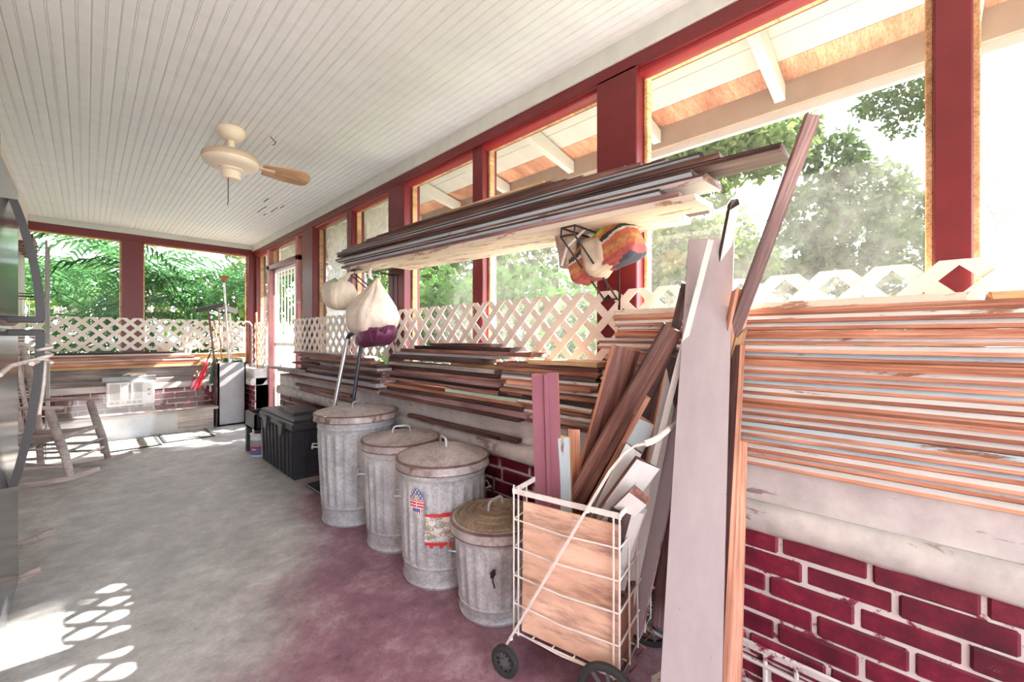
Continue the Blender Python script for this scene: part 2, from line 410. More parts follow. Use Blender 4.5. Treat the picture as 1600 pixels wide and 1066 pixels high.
# brick walls: real bricks with white mortar, one mesh
def brick_wall(mb, L, z_top, courses, origin, ex, inward, rnd, thick=.16):
    """bricks along ex from origin, face looking along inward"""
    ex = Vector(ex); inw = Vector(inward); ez = Vector((0, 0, 1)); O = Vector(origin)
    M = Matrix((ex, inw, ez)).transposed().to_4x4(); M.translation = O
    ch = .069
    for c in range(courses):
        z1 = z_top - c * ch; z0 = z1 - .0605
        off = (-.105 if c % 2 else 0) - rnd.uniform(0, .02); u = off
        while u < L:
            bl = .2 + rnd.uniform(-.008, .008); a, b = max(u, 0), min(u + bl, L)
            if b - a > .02:
                d = rnd.uniform(-.004, .004)
                mb.box((a, -.02, z0 + rnd.uniform(-.002, .002)), (b, d, z1 + rnd.uniform(-.002, .002)), 0, M, .006)
            u += bl + .0105
    mb.box((0, -thick, z_top - courses * ch - .01), (L, -.006, z_top), 1, M)
rnd = random.Random(4)
# long side, in three runs: to the door, past the door
mb = MB()
brick_wall(mb, 5.06 - Y0, .57, 8, (BX, Y0, 0), (0, 1, 0), (-1, 0, 0), rnd)
brick_wall(mb, 6.75 - 6.08, .57, 8, (BX, 6.08, 0), (0, 1, 0), (-1, 0, 0), rnd)
# brick pier end beside the door
for c in range(8):
    z1 = .57 - c * .069
    mb.box((BX + .01, 5.05, z1 - .058), (BX + .15, 5.068, z1), 0, None, .005)
# pierced vent block low in the wall
struct(mb.build('wall_right', [BRICK, MORTAR]))
def rrect(cx, cz, w_, h_, r, n=4):
    pts = []
    for (sx, sz, a0) in ((1, 1, 0), (-1, 1, 90), (-1, -1, 180), (1, -1, 270)):
        for k in range(n + 1):
            a = R(a0 + 90 * k / n); pts.append((cx + sx * (w_ / 2 - r) + r * math.cos(a), cz + sz * (h_ / 2 - r) + r * math.sin(a)))
    return pts
mb = MB()
vy0, vy1, vz0, vz1 = -.25, .86, FLOOR, .19
for k in range(14):
    y = vy0 + .02 + (vy1 - vy0 - .04) * k / 13
    mb.tube([(BX - .006, y, vz0), (BX - .006, y, vz1)], .007, 6)
for k in range(2):
    z = vz0 + .012 + .075 * k
    mb.tube([(BX - .006, vy0, z), (BX - .006, vy1, z)], .008, 6)
mb.box((BX - .012, vy0, vz1 - .012), (BX + .0, vy1, vz1 + .016), 0, None, .006)
struct(mb.build('trim_vent_grille', MORTAR, smooth=40))

# ledge of whitewashed concrete and the sill board above it
def noisy_ledge(mb, y0, y1, rnd):
    n = int((y1 - y0) / .06); sec0 = [(1.60, .575), (1.478, .568), (1.462, .585), (1.458, .615), (1.464, .645), (1.482, .66), (1.66, .665)]
    vs = []; k = len(sec0)
    for i in range(n + 1):
        y = y0 + (y1 - y0) * i / n
        for (x, z) in sec0: vs.append((x + rnd.uniform(-.003, .003), y, z + rnd.uniform(-.003, .003)))
    fs = [(i * k + j, i * k + (j + 1) % k, (i + 1) * k + (j + 1) % k, (i + 1) * k + j) for i in range(n) for j in range(k)]
    fs += [tuple(range(k)), tuple(n * k + j for j in range(k - 1, -1, -1))]
    mb.add(vs, fs)
mb = MB(); noisy_ledge(mb, Y0, 5.06, rnd); noisy_ledge(mb, 6.08, 6.66, rnd)
struct(mb.build('trim_ledge', SILL, smooth=50))
mb = MB()
mb.box((1.495, Y0, .655), (1.70, 5.06, .78), 0, None, .008); mb.box((1.495, 6.08, .655), (1.70, 6.66, .78), 0, None, .008)
mb.box((1.62, Y0, .78), (1.78, 5.06, .82)); mb.box((1.62, 6.08, .78), (1.78, 6.7, .82)); mb.box((1.52, Y0, .0), (1.78, 5.06, .66)); mb.box((1.52, 6.08, .0), (1.78, 6.9, .66))
struct(mb.build('trim_sill', APRON))

# posts, header, frieze
def post(n, y0, y1, m=RED, x0=WX, x1=WXO, z0=.80, z1=2.35):
    return struct(MB().box((x0, y0, z0), (x1, y1, z1), 0, None, .004).build('trim_post_%d' % n, m))
posts = [(-1.62, -1.5), (-.105, -.03), (.86, 1.06), (1.87, 1.965), (2.72, 2.95), (3.63, 3.73), (4.5, 4.79), (5.0, 5.07), (6.04, 6.12), (6.62, 6.85)]
for i, (a, b) in enumerate(posts):
    post(i + 1, a, b, PINKRED if i in (7, 8) else RED, x0=WX - (.02 if i in (2, 4, 6) else 0), z0=FLOOR if i in (7, 8) else .8)
mb = MB(); mb.box((WX - .02, Y0, 2.335), (WXO, Y1, 2.40), 0, None, .004)
struct(mb.build('trim_header', RED))
mb = MB(); mb.prism([(WX - .0, Y0, 2.336), (WX + .05, Y0, 2.336), (WX + .05, Y0, 2.31), (WX + .02, Y0, 2.312), (WX + .004, Y0, 2.322)], (0, Y0, 0), (0, EY - .1, 0))
struct(mb.build('trim_header_moulding', REDL, smooth=40))
struct(MB().box((WX - .03, Y0, 2.395), (WXO, Y1, CZ + .01), 0, None, .004).build('trim_frieze', FRIEZE))
struct(MB().box((-1.0, EY - .03, 2.415), (WX - .03, Y1, CZ + .01), 0, None, .004).build('trim_frieze_end', FRIEZE))
struct(MB().box((-1.0, EY - .015, 2.335), (WX - .02, EY + .12, 2.416), 0, None, .004).build('trim_header_end', RED))

# windows of the long side: frame of bare wood, one dusty pane
def window(n, y0, y1, z0=.82, z1=2.335, side='x'):
    fr = MB(); f = .017
    if side == 'x':
        xa, xb = WX + .045, WX + .085
        B = lambda u0, u1, v0, v1, m: m.box((xa, u0, v0), (xb, u1, v1), 0, None, .003)
    else:
        ya, yb = EY + .03, EY + .065
        B = lambda u0, u1, v0, v1, m: m.box((u0, ya, v0), (u1, yb, v1), 0, None, .003)
    B(y0, y0 + f, z0, z1, fr); B(y1 - f, y1, z0, z1, fr); B(y0, y1, z1 - f, z1, fr); B(y0, y1, z0, z0 + f, fr)
    o = fr.build('window_%d' % n, W_TAN); struct(o)
    g = MB()
    if side == 'x': g.box((WX + .063, y0 + f, z0 + f), (WX + .066, y1 - f, z1 - f))
    else: g.box((y0 + f, EY + .046, z0 + f), (y1 - f, EY + .049, z1 - f))
    g.build('pane', GLASS if side == 'x' else GLASS_END, o)
    return o
for i, (a, b) in enumerate([(-1.5, -.105), (-.03, .86), (1.06, 1.87), (1.965, 2.72), (2.95, 3.63), (3.73, 4.5), (4.79, 5.0), (6.12, 6.62)]):
    window(i + 1, a, b)
window(9, 5.07, 6.04, 2.12, 2.335)
window(10, -.93, .29, .82, 2.335, 'y'); window(11, .48, 1.58, .82, 2.335, 'y')
struct(MB().box((WX, 5.0, 2.06), (WXO, 6.12, 2.12), 0, None, .004).build('trim_transom', RED))

# end wall: brick knee wall, ledge, posts
mb = MB(); brick_wall(mb, 2.5, .57, 8, (-1.0, 6.6, 0), (1, 0, 0), (0, -1, 0), rnd)
struct(mb.build('wall_end', [BRICK, MORTAR]))
mb = MB(); mb.box((-1.0, 6.585, .63), (1.62, 6.8, .70), 0, None, .01); mb.box((-1.0, 6.62, .69), (1.62, 6.82, .82)); struct(mb.build('trim_ledge_end', W_GREY))
struct(MB().box((-1.0, 6.575, .56), (1.62, 6.8, .635), 0, None, .008).build('trim_ledge_end_lower', SILL))
struct(MB().box((-1.0, 6.62, .0), (1.62, 6.85, .6)).build('wall_end_backing', MORTAR))
struct(MB().box((.29, EY - .03, .8), (.48, EY + .1, 2.34), 0, None, .004).build('trim_post_end', RED))
struct(MB().box((1.58, EY - .05, .6), (1.70, EY + .1, 2.34), 0, None, .004).build('trim_post_corner', RED))

# house side: wall and the boxed-in soffit above
struct(MB().box((-1.05, Y0, FLOOR - .1), (-.97, Y1, CZ + .05)).build('wall_left', SOFFIT))
mb = MB(); mb.prism([(-.97, 2.0, 2.2), (-.36, 2.0, 2.2), (-.43, 6.7, 2.2), (-.97, 6.7, 2.2)], (0, 0, 2.2), (0, 0, 2.479))
struct(mb.build('trim_soffit', SOFFIT))

# door with white security bars
do = struct(MB().box((WXO - .06, 5.075, 1.08), (WXO - .03, 6.035, 1.12)).build('door_1', ACW))
mb = MB()
for y in (5.09, 6.02): mb.box((WXO - .06, y - .015, FLOOR), (WXO - .03, y + .015, 2.06))
mb.box((WXO - .06, 5.08, 2.02), (WXO - .03, 6.03, 2.06)); mb.box((WXO - .06, 5.08, FLOOR), (WXO - .03, 6.03, FLOOR + .05))
mb.build('door_frame', ACW, do)
for k in range(7):
    y = 5.09 + (6.02 - 5.09) * (k + 1) / 8
    MB().tube([(WXO - .045, y, FLOOR + .04), (WXO - .045, y, 2.03)], .008, 6).build('security_bar', ACW, do)

# eave outside: rafters, planks, fascia
for i in range(15):
    y = -2.6 + .608 * i + .03
    mb = MB(); mb.prism([(WXO - .06, y - .022, 2.40), (2.30, y - .022, 2.30), (2.30, y - .022, 2.37), (WXO - .06, y - .022, 2.50)], (0, y - .022, 0), (0, y + .022, 0))
    struct(mb.build('trim_rafter_%d' % (i + 1), EAVE_W))
zs = lambda x: 2.50 - (x - 1.72) * .19
bands = [(1.72, 1.87, EAVE_W), (1.873, 2.02, EAVE_W), (2.023, 2.165, EAVE_W), (2.168, 2.31, PEACH)]
for i, (a, b, m) in enumerate(bands):
    mb = MB(); mb.prism([(a, Y0 - 1, zs(a)), (b, Y0 - 1, zs(b)), (b, Y0 - 1, zs(b) + .02), (a, Y0 - 1, zs(a) + .02)], (0, Y0 - 1, 0), (0, 8, 0))
    struct(mb.build('trim_eave_plank_%d' % (i + 1), m))
struct(MB().box((2.305, Y0 - 1, 2.27), (2.33, 8, 2.42)).build('trim_fascia_back', EAVE_T))
struct(MB().box((2.331, Y0 - 1, 2.235), (2.36, 8, 2.42)).build('trim_fascia', EAVE_W))
struct(MB().box((-2, Y0 - 1, CZ + .13), (2.37, 8, CZ + .18)).build('roof', EAVE_T))

# ground outside
mb = MB(); mb.box((-60, -60, -.5), (90, 90, -.2)); struct(mb.build('ground', GRASSM))
struct(MB().box((2.0, -20, -.22), (3.1, 25, -.17)).build('path', plain('pale_path', (.32, .31, .28), .9)))

# ------------------------------------------------------------------ lattice
def lattice(label, u0, u1, z0, z1, side, pos, p=.133, w=.037, th=.005, phase=0., cut=None):
    H = z1 - z0; mb = MB(); hw = w * .7071
    def strip(ua, ub, k):
        # from (ua,z0) to (ub,z1), clipped to u0..u1
        poly = [(ua - hw, z0), (ua + hw, z0), (ub + hw, z1), (ub - hw, z1)]
        for lim, sg in ((u0, 1), (u1, -1)):
            out = []
            for i in range(len(poly)):
                a, b = poly[i], poly[(i + 1) % len(poly)]; ia, ib = sg * (a[0] - lim) >= 0, sg * (b[0] - lim) >= 0
                if ia: out.append(a)
                if ia != ib:
                    t_ = (lim - a[0]) / (b[0] - a[0]); out.append((lim, a[1] + (b[1] - a[1]) * t_))
            poly = out
            if len(poly) < 3: return
        d = pos - k * th
        if side == 'x': mb.prism([(d, u, z) for u, z in poly], (0, 0, 0), (-th, 0, 0))
        else: mb.prism([(u, d, z) for u, z in poly], (0, 0, 0), (0, -th, 0))
    k = -10; q = u0 + phase
    while q + k * p < u1 + H + p:
        strip(q + k * p - H - .012, q + k * p - .012, 0); strip(q + k * p + H + .012, q + k * p + .012, 1); k += 1
    return tag(mb.build('lattice_panel', LATT), label, 'lattice', 'cream lattice strips across the windows')
LZ0, LZ1 = 1.03, 1.39
lattice('torn end piece of cream lattice beyond the last red post', -1.4, -.215, LZ0, LZ1 - .02, 'x', WX - .022, phase=.05)
lattice('cream lattice behind the tallest board stack, below the widest window', -.14, .93, LZ0, LZ1, 'x', WX - .022, phase=.062)
lattice('cream lattice between two red posts, with bright green shrubs behind it', .945, 2.83, LZ0, LZ1, 'x', WX - .022, phase=.05)
lattice('cream lattice running from behind the hanging white sack to the barred door', 2.845, 5.03, LZ0, LZ1, 'x', WX - .022, phase=.05)
lattice('short cream lattice panel between the barred door and the corner', 6.10, 6.60, .80, LZ1, 'x', WX - .022, phase=.03)
lattice('cream lattice across the end windows in front of the palms', -.93, 1.52, 1.03, 1.415, 'y', EY - .035, phase=.03)

# ------------------------------------------------------------------ boards
def board_mesh(L, w_, t, prof, rnd, warp=.006, flip=False, rag=.006, jag=0, nseg=10):
    """length on X from 0 to L, front edge at y=0, thickness on z from 0 to t; slot 0 edges, slot 1 painted faces"""
    if prof == 'vee': sec = [(-w_, 0), (-.002, 0), (0, .002), (0, t * .5), (-.011, t), (-w_, t)]; pm = [1, 0, 0, 1, 1, 0]
    elif prof == 'tongue':
        sec = [(-w_, 0), (-.007, 0), (-.007, t * .34), (0, t * .34), (0, t * .62), (-.007, t * .62), (-.007, t), (-w_, t)]; pm = [1, 0, 0, 0, 0, 0, 1, 0]
    else: sec = [(-w_, 0), (-.0015, 0), (0, .0015), (0, t - .0015), (-.0015, t), (-w_, t)]; pm = [1, 0, 0, 0, 1, 0]
    if flip: sec = [(y, t - z) for y, z in sec]
    k = len(sec); vs = []; ph = rnd.uniform(0, 6); am = rnd.uniform(.3, 1) * warp; am2 = rnd.uniform(-1, 1) * warp
    for i in range(nseg + 1):
        u = i / nseg; dz = am * math.sin(u * 4 + ph) * math.sin(PI * u) * .5; dy = am2 * math.sin(u * PI)
        for (y, z) in sec:
            x = u * L
            if i in (0, nseg): x += rnd.uniform(-rag, rag) + (rnd.uniform(-jag, jag) if (jag and i == nseg) else 0)
            vs.append((x, y + dy, z + dz))
    fs = []; ms = []
    for i in range(nseg):
        for j in range(k):
            fs.append((i * k + j, i * k + (j + 1) % k, (i + 1) * k + (j + 1) % k, (i + 1) * k + j)); ms.append(pm[j])
    fs += [tuple(range(k)), tuple(nseg * k + j for j in range(k - 1, -1, -1))]; ms += [0, 0]
    mb = MB(); mb.v = vs; mb.f = [list(f) for f in fs]; mb.m = ms
    return mb
STY = {  # edge, face, profile, words
    'ow': (W_ORANGE, P_WHITE, 'vee', 'orange-edged board with white painted face'),
    'ob': (W_ORANGE, P_BLUE, 'vee', 'orange-edged board with pale blue painted face'),
    'oo': (W_ORANGE, W_ORANGE, 'tongue', 'bare orange tongue-and-groove board'),
    'br': (W_BROWN, W_BROWN, 'square', 'brown bare board'),
    'bw': (W_BROWN, P_WHITE, 'vee', 'brown-edged board with white painted face'),
    'bb': (W_BROWN, P_BLUE, 'vee', 'brown-edged board with blue-grey painted face'),
    'dk': (W_DARK, W_DARK, 'tongue', 'dark weathered board'),
    'db': (W_DARK, P_BLUE, 'vee', 'dark-edged board with blue-grey paint'),
    'dg': (W_DARK, P_GREY, 'square', 'dark-edged board with grey paint'),
    'mv': (W_MAUVE, P_MAUVE, 'square', 'mauve-grey painted board'),
    'gr': (W_GREY, W_GREY, 'square', 'silver-grey weathered board'),
    'pb': (P_BEIGE, P_BEIGE, 'square', 'weathered beige board'),
    'gn': (P_GREEN, P_GREEN, 'square', 'pale green painted board'),
    'tn': (W_TAN, W_TAN, 'square', 'tan pine board'),
    'sg': (P_GREY, P_GREY, 'square', 'grey painted board'),
}
def board(xf, y0, y1, z, sty, w_=.13, t=.0205, label='', group=None, rnd=random, tilt=0., yaw=0., roll=0., flip=False, name='board', warp=.006, jag=0):
    e, f, p, words = STY[sty]
    o = board_mesh(y1 - y0, w_, t, p, rnd, warp, flip, jag=jag).build(name, [e, f])
    o.location = (xf, y0, z); o.rotation_euler = (roll, -tilt, PI / 2 + yaw)
    return tag(o, label or words, 'board', group)

# --- tallest stack: under the widest window, beside the leaning planks
rnd = random.Random(11)
seq = ['pb', 'oo', 'ow', 'ow', 'oo', 'ow', 'ow', 'ob', 'oo', 'ow', 'ow', 'ob', 'ow', 'ow', 'oo', 'ow', 'ow', 'ob', 'ow', 'ob', 'ow', 'ow', 'ow']
n = len(seq); th = .0215
for k, sname in enumerate(seq):
    z = .783 + (n - 1 - k) * (th + .0006)
    xf = 1.462 + rnd.uniform(-.010, .010) - .008 * (k / n) + (.02 if k == 0 else 0)
    yl = .885 + rnd.uniform(-.05, .05) if k > 1 else .87
    yr = -1.35 + rnd.uniform(-.1, .2)
    lab = '%s, %s from the top of the tallest stack' % (STY[sname][3], ORD[k + 1]) if k else 'weathered beige board topmost on the tallest stack, under the lattice'
    if k == 0: yr = -.085
    board(xf, yr, yl, z, sname, .135 + rnd.uniform(-.008, .008), th, lab, 'boards of the tallest stack', rnd, warp=.004, tilt=0)
board(1.47, -.9, -.12, .783 + n * (th + .0006) - .0221, 'tn', .12, .019, 'short pale board on the tallest stack beyond the last post', 'boards of the tallest stack', rnd)

# --- low stack beside it, behind the purple plank
seq = ['tn', 'br', 'oo', 'dk', 'ow', 'oo', 'bw', 'oo', 'dk', 'ow', 'oo', 'ow', 'ob', 'br']
n = len(seq); th = .0205
for k, sname in enumerate(seq):
    z = .783 + (n - 1 - k) * (th + .0007)
    xf = 1.445 + rnd.uniform(-.014, .014); y0 = .93 + rnd.uniform(-.01, .03); y1 = 1.47 + rnd.uniform(-.10, .08) - (.16 if k == 0 else 0)
    lab = '%s, %s from the top of the short stack behind the purple plank' % (STY[sname][3], ORD[k + 1])
    if k == 0: lab = 'tan pine board topmost on the short stack behind the purple plank'
    lab = ' '.join(lab.split()[:16])
    board(xf, y0, y1, z, sname, .15 if k == 0 else .135, th, lab, 'boards of the short stack', rnd, tilt=0)

# --- middle stack behind the bins: (style, y0, y1, dx, width, thick)
mid = [('br', 1.62, 2.20, .06, .10, .017), ('dk', 1.50, 2.36, .05, .12, .02), ('br', 1.30, 2.50, .03, .13, .022), ('sg', 1.56, 2.56, .045, .12, .018),
       ('dk', 1.66, 2.62, .02, .12, .03), ('tn', 1.40, 1.98, .045, .10, .018), ('gr', 1.30, 2.66, .005, .13, .022), ('dk', 1.42, 2.50, .02, .13, .02),
       ('br', 1.36, 2.52, .01, .13, .019), ('mv', 1.52, 2.62, -.01, .14, .02), ('dk', 1.40, 2.58, .015, .13, .018), ('br', 1.34, 2.66, 0, .13, .02),
       ('gn', 1.36, 1.92, -.015, .13, .018), ('oo', 1.33, 2.64, -.012, .15, .018), ('br', 1.34, 2.60, -.02, .15, .02), ('mv', 1.30, 2.66, -.03, .17, .026),
       ('br', 1.32, 2.70, -.035, .18, .02)]
z = .783 + sum(q[5] + .0012 for q in mid)
for k, (sname, a, b, dx, w_, t) in enumerate(mid):
    z -= t + .0012
    lab = '%s, %s from the top of the stack behind the bins' % (STY[sname][3], ORD[k + 1])
    board(1.445 + dx, a + rnd.uniform(-.02, .02), b + rnd.uniform(-.03, .03), z, sname, w_, t, lab, 'boards of the stack behind the bins', rnd,
          yaw=rnd.uniform(-.012, .012), warp=.003)
board(1.45, 1.38, 2.36, .668, 'br', .03, .022, 'brown board lying on the ledge under the stack behind the bins', None, rnd)
board(1.435, 1.5, 2.2, .667, 'dk', .05, .018, 'dark board lying lowest on the ledge just behind the middle bins', None, rnd)

# --- far stack between the door and the hanging sack
far = [('mv', 3.30, 4.72, .07, .09, .018), ('br', 3.10, 4.55, .05, .11, .02), ('oo', 2.95, 4.20, .04, .12, .018), ('dk', 2.85, 4.45, .03, .12, .02), ('gr', 2.8, 3.9, .02, .12, .02),
       ('br', 2.76, 4.66, .03, .12, .018), ('dk', 2.74, 4.40, .01, .13, .02), ('mv', 2.76, 4.10, 0, .13, .02), ('dk', 2.74, 4.55, .01, .13, .02),
       ('sg', 2.72, 4.95, -.03, .16, .026), ('br', 2.74, 4.5, -.01, .14, .018), ('mv', 2.73, 4.8, -.03, .16, .022)]
z = .783 + sum(q[5] + .0012 for q in far)
for k, (sname, a, b, dx, w_, t) in enumerate(far):
    z -= t + .0012
    lab = '%s, %s from the top of the far stack beside the door' % (STY[sname][3], ORD[k + 1])
    board(1.455 + dx, a + rnd.uniform(-.01, .02), b + rnd.uniform(-.03, .03), z, sname, w_, t, lab, 'boards of the far stack', rnd, yaw=rnd.uniform(-.012, .012), warp=.003)
board(1.36, 4.15, 4.98, .783 + sum(q[5] + .0012 for q in far[9:]) + .004, 'gr', .09, .018, 'wide grey board jutting out of the far stack towards the door', None, rnd, roll=0)
for k, (sname, a, b) in enumerate([('mv', 3.2, 4.35), ('br', 3.25, 4.5)]):
    board(1.462 + .012 * k, a, b, .668 + .03 * k, sname, .03, .028, '%s on the ledge, %s under the far stack' % (STY[sname][3], ['lowest', 'second lowest'][k]), None, rnd)

# --- boards on the wall rack
rt = math.atan(.025)
rk = [  # style, y0, y1, xf, layer z, width, thick, flip
    ('pb', .50, 2.95, 1.335, 0, .14, .022), ('pb', .62, 2.6, 1.48, 0, .14, .022), ('mv', .56, 3.12, 1.345, .0235, .15, .02), ('db', .62, 3.05, 1.34, .0445, .14, .02),
    ('bw', .48, 3.18, 1.35, .0655, .15, .018), ('bb', .52, 3.22, 1.345, .0845, .14, .021), ('dk', .28, 2.2, 1.36, .1065, .13, .018), ('br', .44, 3.25, 1.365, .1255, .14, .018),
    ('db', .50, 3.26, 1.37, .1445, .14, .018), ('bb', .62, 3.2, 1.385, .1635, .14, .018), ('br', .72, 3.1, 1.40, .1825, .13, .016), ('dk', .80, 2.95, 1.42, .1995, .13, .016),
    ('br', 1.0, 2.9, 1.44, .2165, .12, .016), ('dk', 1.1, 2.8, 1.46, .2335, .12, .016), ('br', 1.2, 2.6, 1.475, .2505, .11, .015), ('tn', 1.25, 2.0, 1.485, .2665, .10, .014)]
backf = [('dk', .55, 3.0, 1.505, .0235), ('br', .6, 2.9, 1.495, .0445), ('dk', .7, 3.0, 1.51, .0655), ('dk', .72, 2.8, 1.50, .0845), ('br', .8, 2.9, 1.505, .1065),
         ('dk', .62, 3.0, 1.515, .1255), ('db', .9, 2.9, 1.52, .1445), ('dk', .95, 2.9, 1.535, .1635)]
nb = len(rk)
for k, (sname, a, b, xf, dz, w_, t) in enumerate(rk):
    z = 1.60 + .025 * a + dz
    wh = 'front board of the lowest layer' if k == 0 else 'back board of the lowest layer' if k == 1 else None
    lab = '%s, %s on the overhead wall rack' % (STY[sname][3], wh) if wh else '%s, front edge %s layer up on the overhead rack' % (STY[sname][3], ORD[k])
    board(xf, a, b, z, sname, w_, t, lab, 'boards on the overhead rack', rnd, tilt=rt, flip=True, warp=.004, jag=.01)
for k, (sname, a, b, xf, dz) in enumerate(backf):
    z = 1.60 + .025 * a + dz
    lab = '%s nearest the windows, %s layer up on the overhead rack' % (STY[sname][3], ORD[k + 2])
    board(xf, a, b, z, sname, .1, .018, lab, 'boards on the overhead rack', rnd, tilt=rt, flip=True, warp=.003)
# --- boards on the end wall ledge
for k, (sname, z, t, dy) in enumerate([('tn', .845, .03, 0), ('oo', .877, .035, .012), ('ow', .914, .03, .01), ('oo', .946, .03, .014), ('ow', .978, .03, .03), ('dk', 1.01, .02, .045)]):
    e, f, p, words = STY[sname]
    o = board_mesh(2.05 - .12 * (k % 2), .11, t, p, rnd, .003).build('board', [e, f])
    o.location = (1.12 - .05 * k, 6.575 + dy, z - .02); o.rotation_euler = (0, 0, PI)
    tag(o, '%s, %s up in the end ledge pile' % (words, ['lowest', 'second', 'third', 'fourth', 'fifth', 'sixth'][k]) if k else 'tan pine board lowest in the pile on the end wall ledge', 'board', 'boards on the end wall ledge')

# ------------------------------------------------------------------ wall rack brackets (thin wire triangles on the posts)
def bracket(y, ztip, label):
    r = empty('rack_bracket', (WX - .02, y, ztip))
    tag(r, label, 'bracket', 'wire brackets of the overhead rack')
    for s in (-.032, .032):
        mb = MB(); mb.tube([(0, s, -.005), (-.33, s, 0), (-.335, s, -.035), (-.02, s, -.26), (0, s, -.27), (0, s, 0)], .0042, 6)
        mb.build('wire', DKMETAL, r, smooth=60)
    for (x, z) in ((-.33, 0), (-.335, -.035), (-.02, -.262), (-.16, -.152), (-.10, -.004)): MB().tube([(x, -.034, z), (x, .034, z)], .004, 6).build('cross_wire', DKMETAL, r, smooth=60)
    return r
bracket(.975, 1.612, 'dark wire bracket holding up the rack by the striped bag')
bracket(2.84, 1.66, 'dark wire bracket holding up the rack behind the white sack')

# ------------------------------------------------------------------ bags
def blob(name, mat, parent, M, prof, wr=.05, n=56, seed=1, sq=1.0, lobes=7):
    """prof: list of (z, rx, ry) ; wrinkled cloth sack, M places it"""
    rnd = random.Random(seed); ph = [rnd.uniform(0, 6) for _ in range(12)]; vs = []; fs = []; Nn = len(prof)
    for i, (z, rx, ry) in enumerate(prof):
        for k in range(n):
            a = 2 * PI * k / n; c, s_ = math.cos(a), math.sin(a)
            f = 1 + wr * (math.sin(lobes * a + ph[0] + z * 6) * .5 + math.sin(13 * a + ph[1] - z * 17) * .35 + math.sin(5 * a + ph[2] + z * 28) * .4 + math.sin(23 * a + ph[3] + z * 9) * .25)
            ex = 2 / (2 + sq); x = rx * f * math.copysign(abs(c) ** ex, c); y = ry * f * math.copysign(abs(s_) ** ex, s_)
            vs.append(M @ Vector((x, y, z + .012 * wr * 10 * math.sin(3 * a + ph[4]) * (rx > .03))))
    for i in range(Nn - 1):
        for k in range(n): fs.append((i * n + k, i * n + (k + 1) % n, (i + 1) * n + (k + 1) % n, (i + 1) * n + k))
    fs += [tuple(range(n - 1, -1, -1)), tuple((Nn - 1) * n + k for k in range(n))]
    mb = MB(); mb.add(vs, fs); return mb.build(name, mat, parent, smooth=75)
def sackm(name, c, t_):
    m = bpy.data.materials.new(name); m.use_nodes = True; t = m.node_tree; b = t.nodes['Principled BSDF']
    v = coords(t); n_ = noise(t, v, 7, 5); r = ramp(t, [(.3, tuple(q * .72 for q in c)), (.6, c)]); t.links.new(n_.outputs[0], r.inputs[0])
    t.links.new(r.outputs[0], b.inputs['Base Color']); b.inputs['Roughness'].default_value = .35
    n2 = noise(t, v, 26, 5, .6, 1.0); bump(t, b, n2, .35, .01)
    return m
SACK = sackm('cream_plastic_sack', (.78, .66, .56), .2)
SACK2 = sackm('printed_pale_bag', (.74, .64, .52), .2)
PURP = sackm('purple_plastic_bag', (.16, .03, .09), .1)
GREENP = plain('green_print', (.2, .42, .22), .5)
p = at(578, 425, x=1.36)                                  # hangs from the far bracket tip
yb, xb = p.y, 1.36
r = tag(empty('plastic_sack', (xb, yb, 1.62)), 'large cream plastic sack hanging from the far end of the overhead rack', 'bag')
blob('sack_body', SACK, r, Matrix.Translation((0, 0, -.42)) @ Matrix.Rotation(R(8), 4, 'Y'),
     [(-.02, .03, .03), (.0, .095, .10), (.035, .135, .142), (.09, .152, .16), (.15, .155, .158), (.20, .135, .14), (.25, .10, .105), (.30, .066, .07), (.34, .04, .04), (.375, .02, .02), (.40, .012, .012)], .07, seed=2)
MB().tube([(0, 0, -.03), (-.005, .0, .0), (.005, .004, .03), (.0, -.006, .045)], [.01, .013, .008, .012], 8).build('tied_neck', SACK, r, smooth=60)
r = tag(empty('purple_bag', (xb + .02, yb - .05, 1.2)), 'shiny purple plastic bag squeezed out under the large cream sack', 'bag')
blob('bag_body', PURP, r, Matrix.Rotation(R(-10), 4, 'X'), [(-.075, .03, .05), (-.065, .07, .10), (-.035, .10, .15), (.0, .11, .165), (.03, .10, .15), (.05, .05, .08)], .09, seed=5)
MB().tube([(-.02, -.13, .02), (-.03, -.17, .035), (-.02, -.195, .06)], [.03, .018, .006], 10).build('bag_corner', PURP, r, smooth=60)
p2 = at(531, 466, x=1.27)
r = tag(empty('printed_bag', (1.27, p2.y, p2.z)), 'smaller pale bag with green print behind the large cream sack', 'bag')
blob('bag_body', SACK2, r, Matrix.Translation((0, 0, .03)), [(-.115, .03, .04), (-.10, .07, .08), (-.05, .10, .115), (.02, .10, .125), (.07, .085, .10), (.10, .04, .05)], .08, seed=8)
MB().tube([(0, 0, .10), (.03, -.10, .17), (1.355 - 1.27, yb + .01 - p2.y, 1.645 - p2.z)], [.03, .012, .008], 8).build('tied_neck', SACK2, r, smooth=60)
mb = MB()
for k in range(5): mb.bar((-.05 + .02 * k, -.075 + .03 * k, .112), (-.06 + .02 * k, -.05 + .03 * k, .128), .016, .012)
mb.build('green_print', GREENP, r)

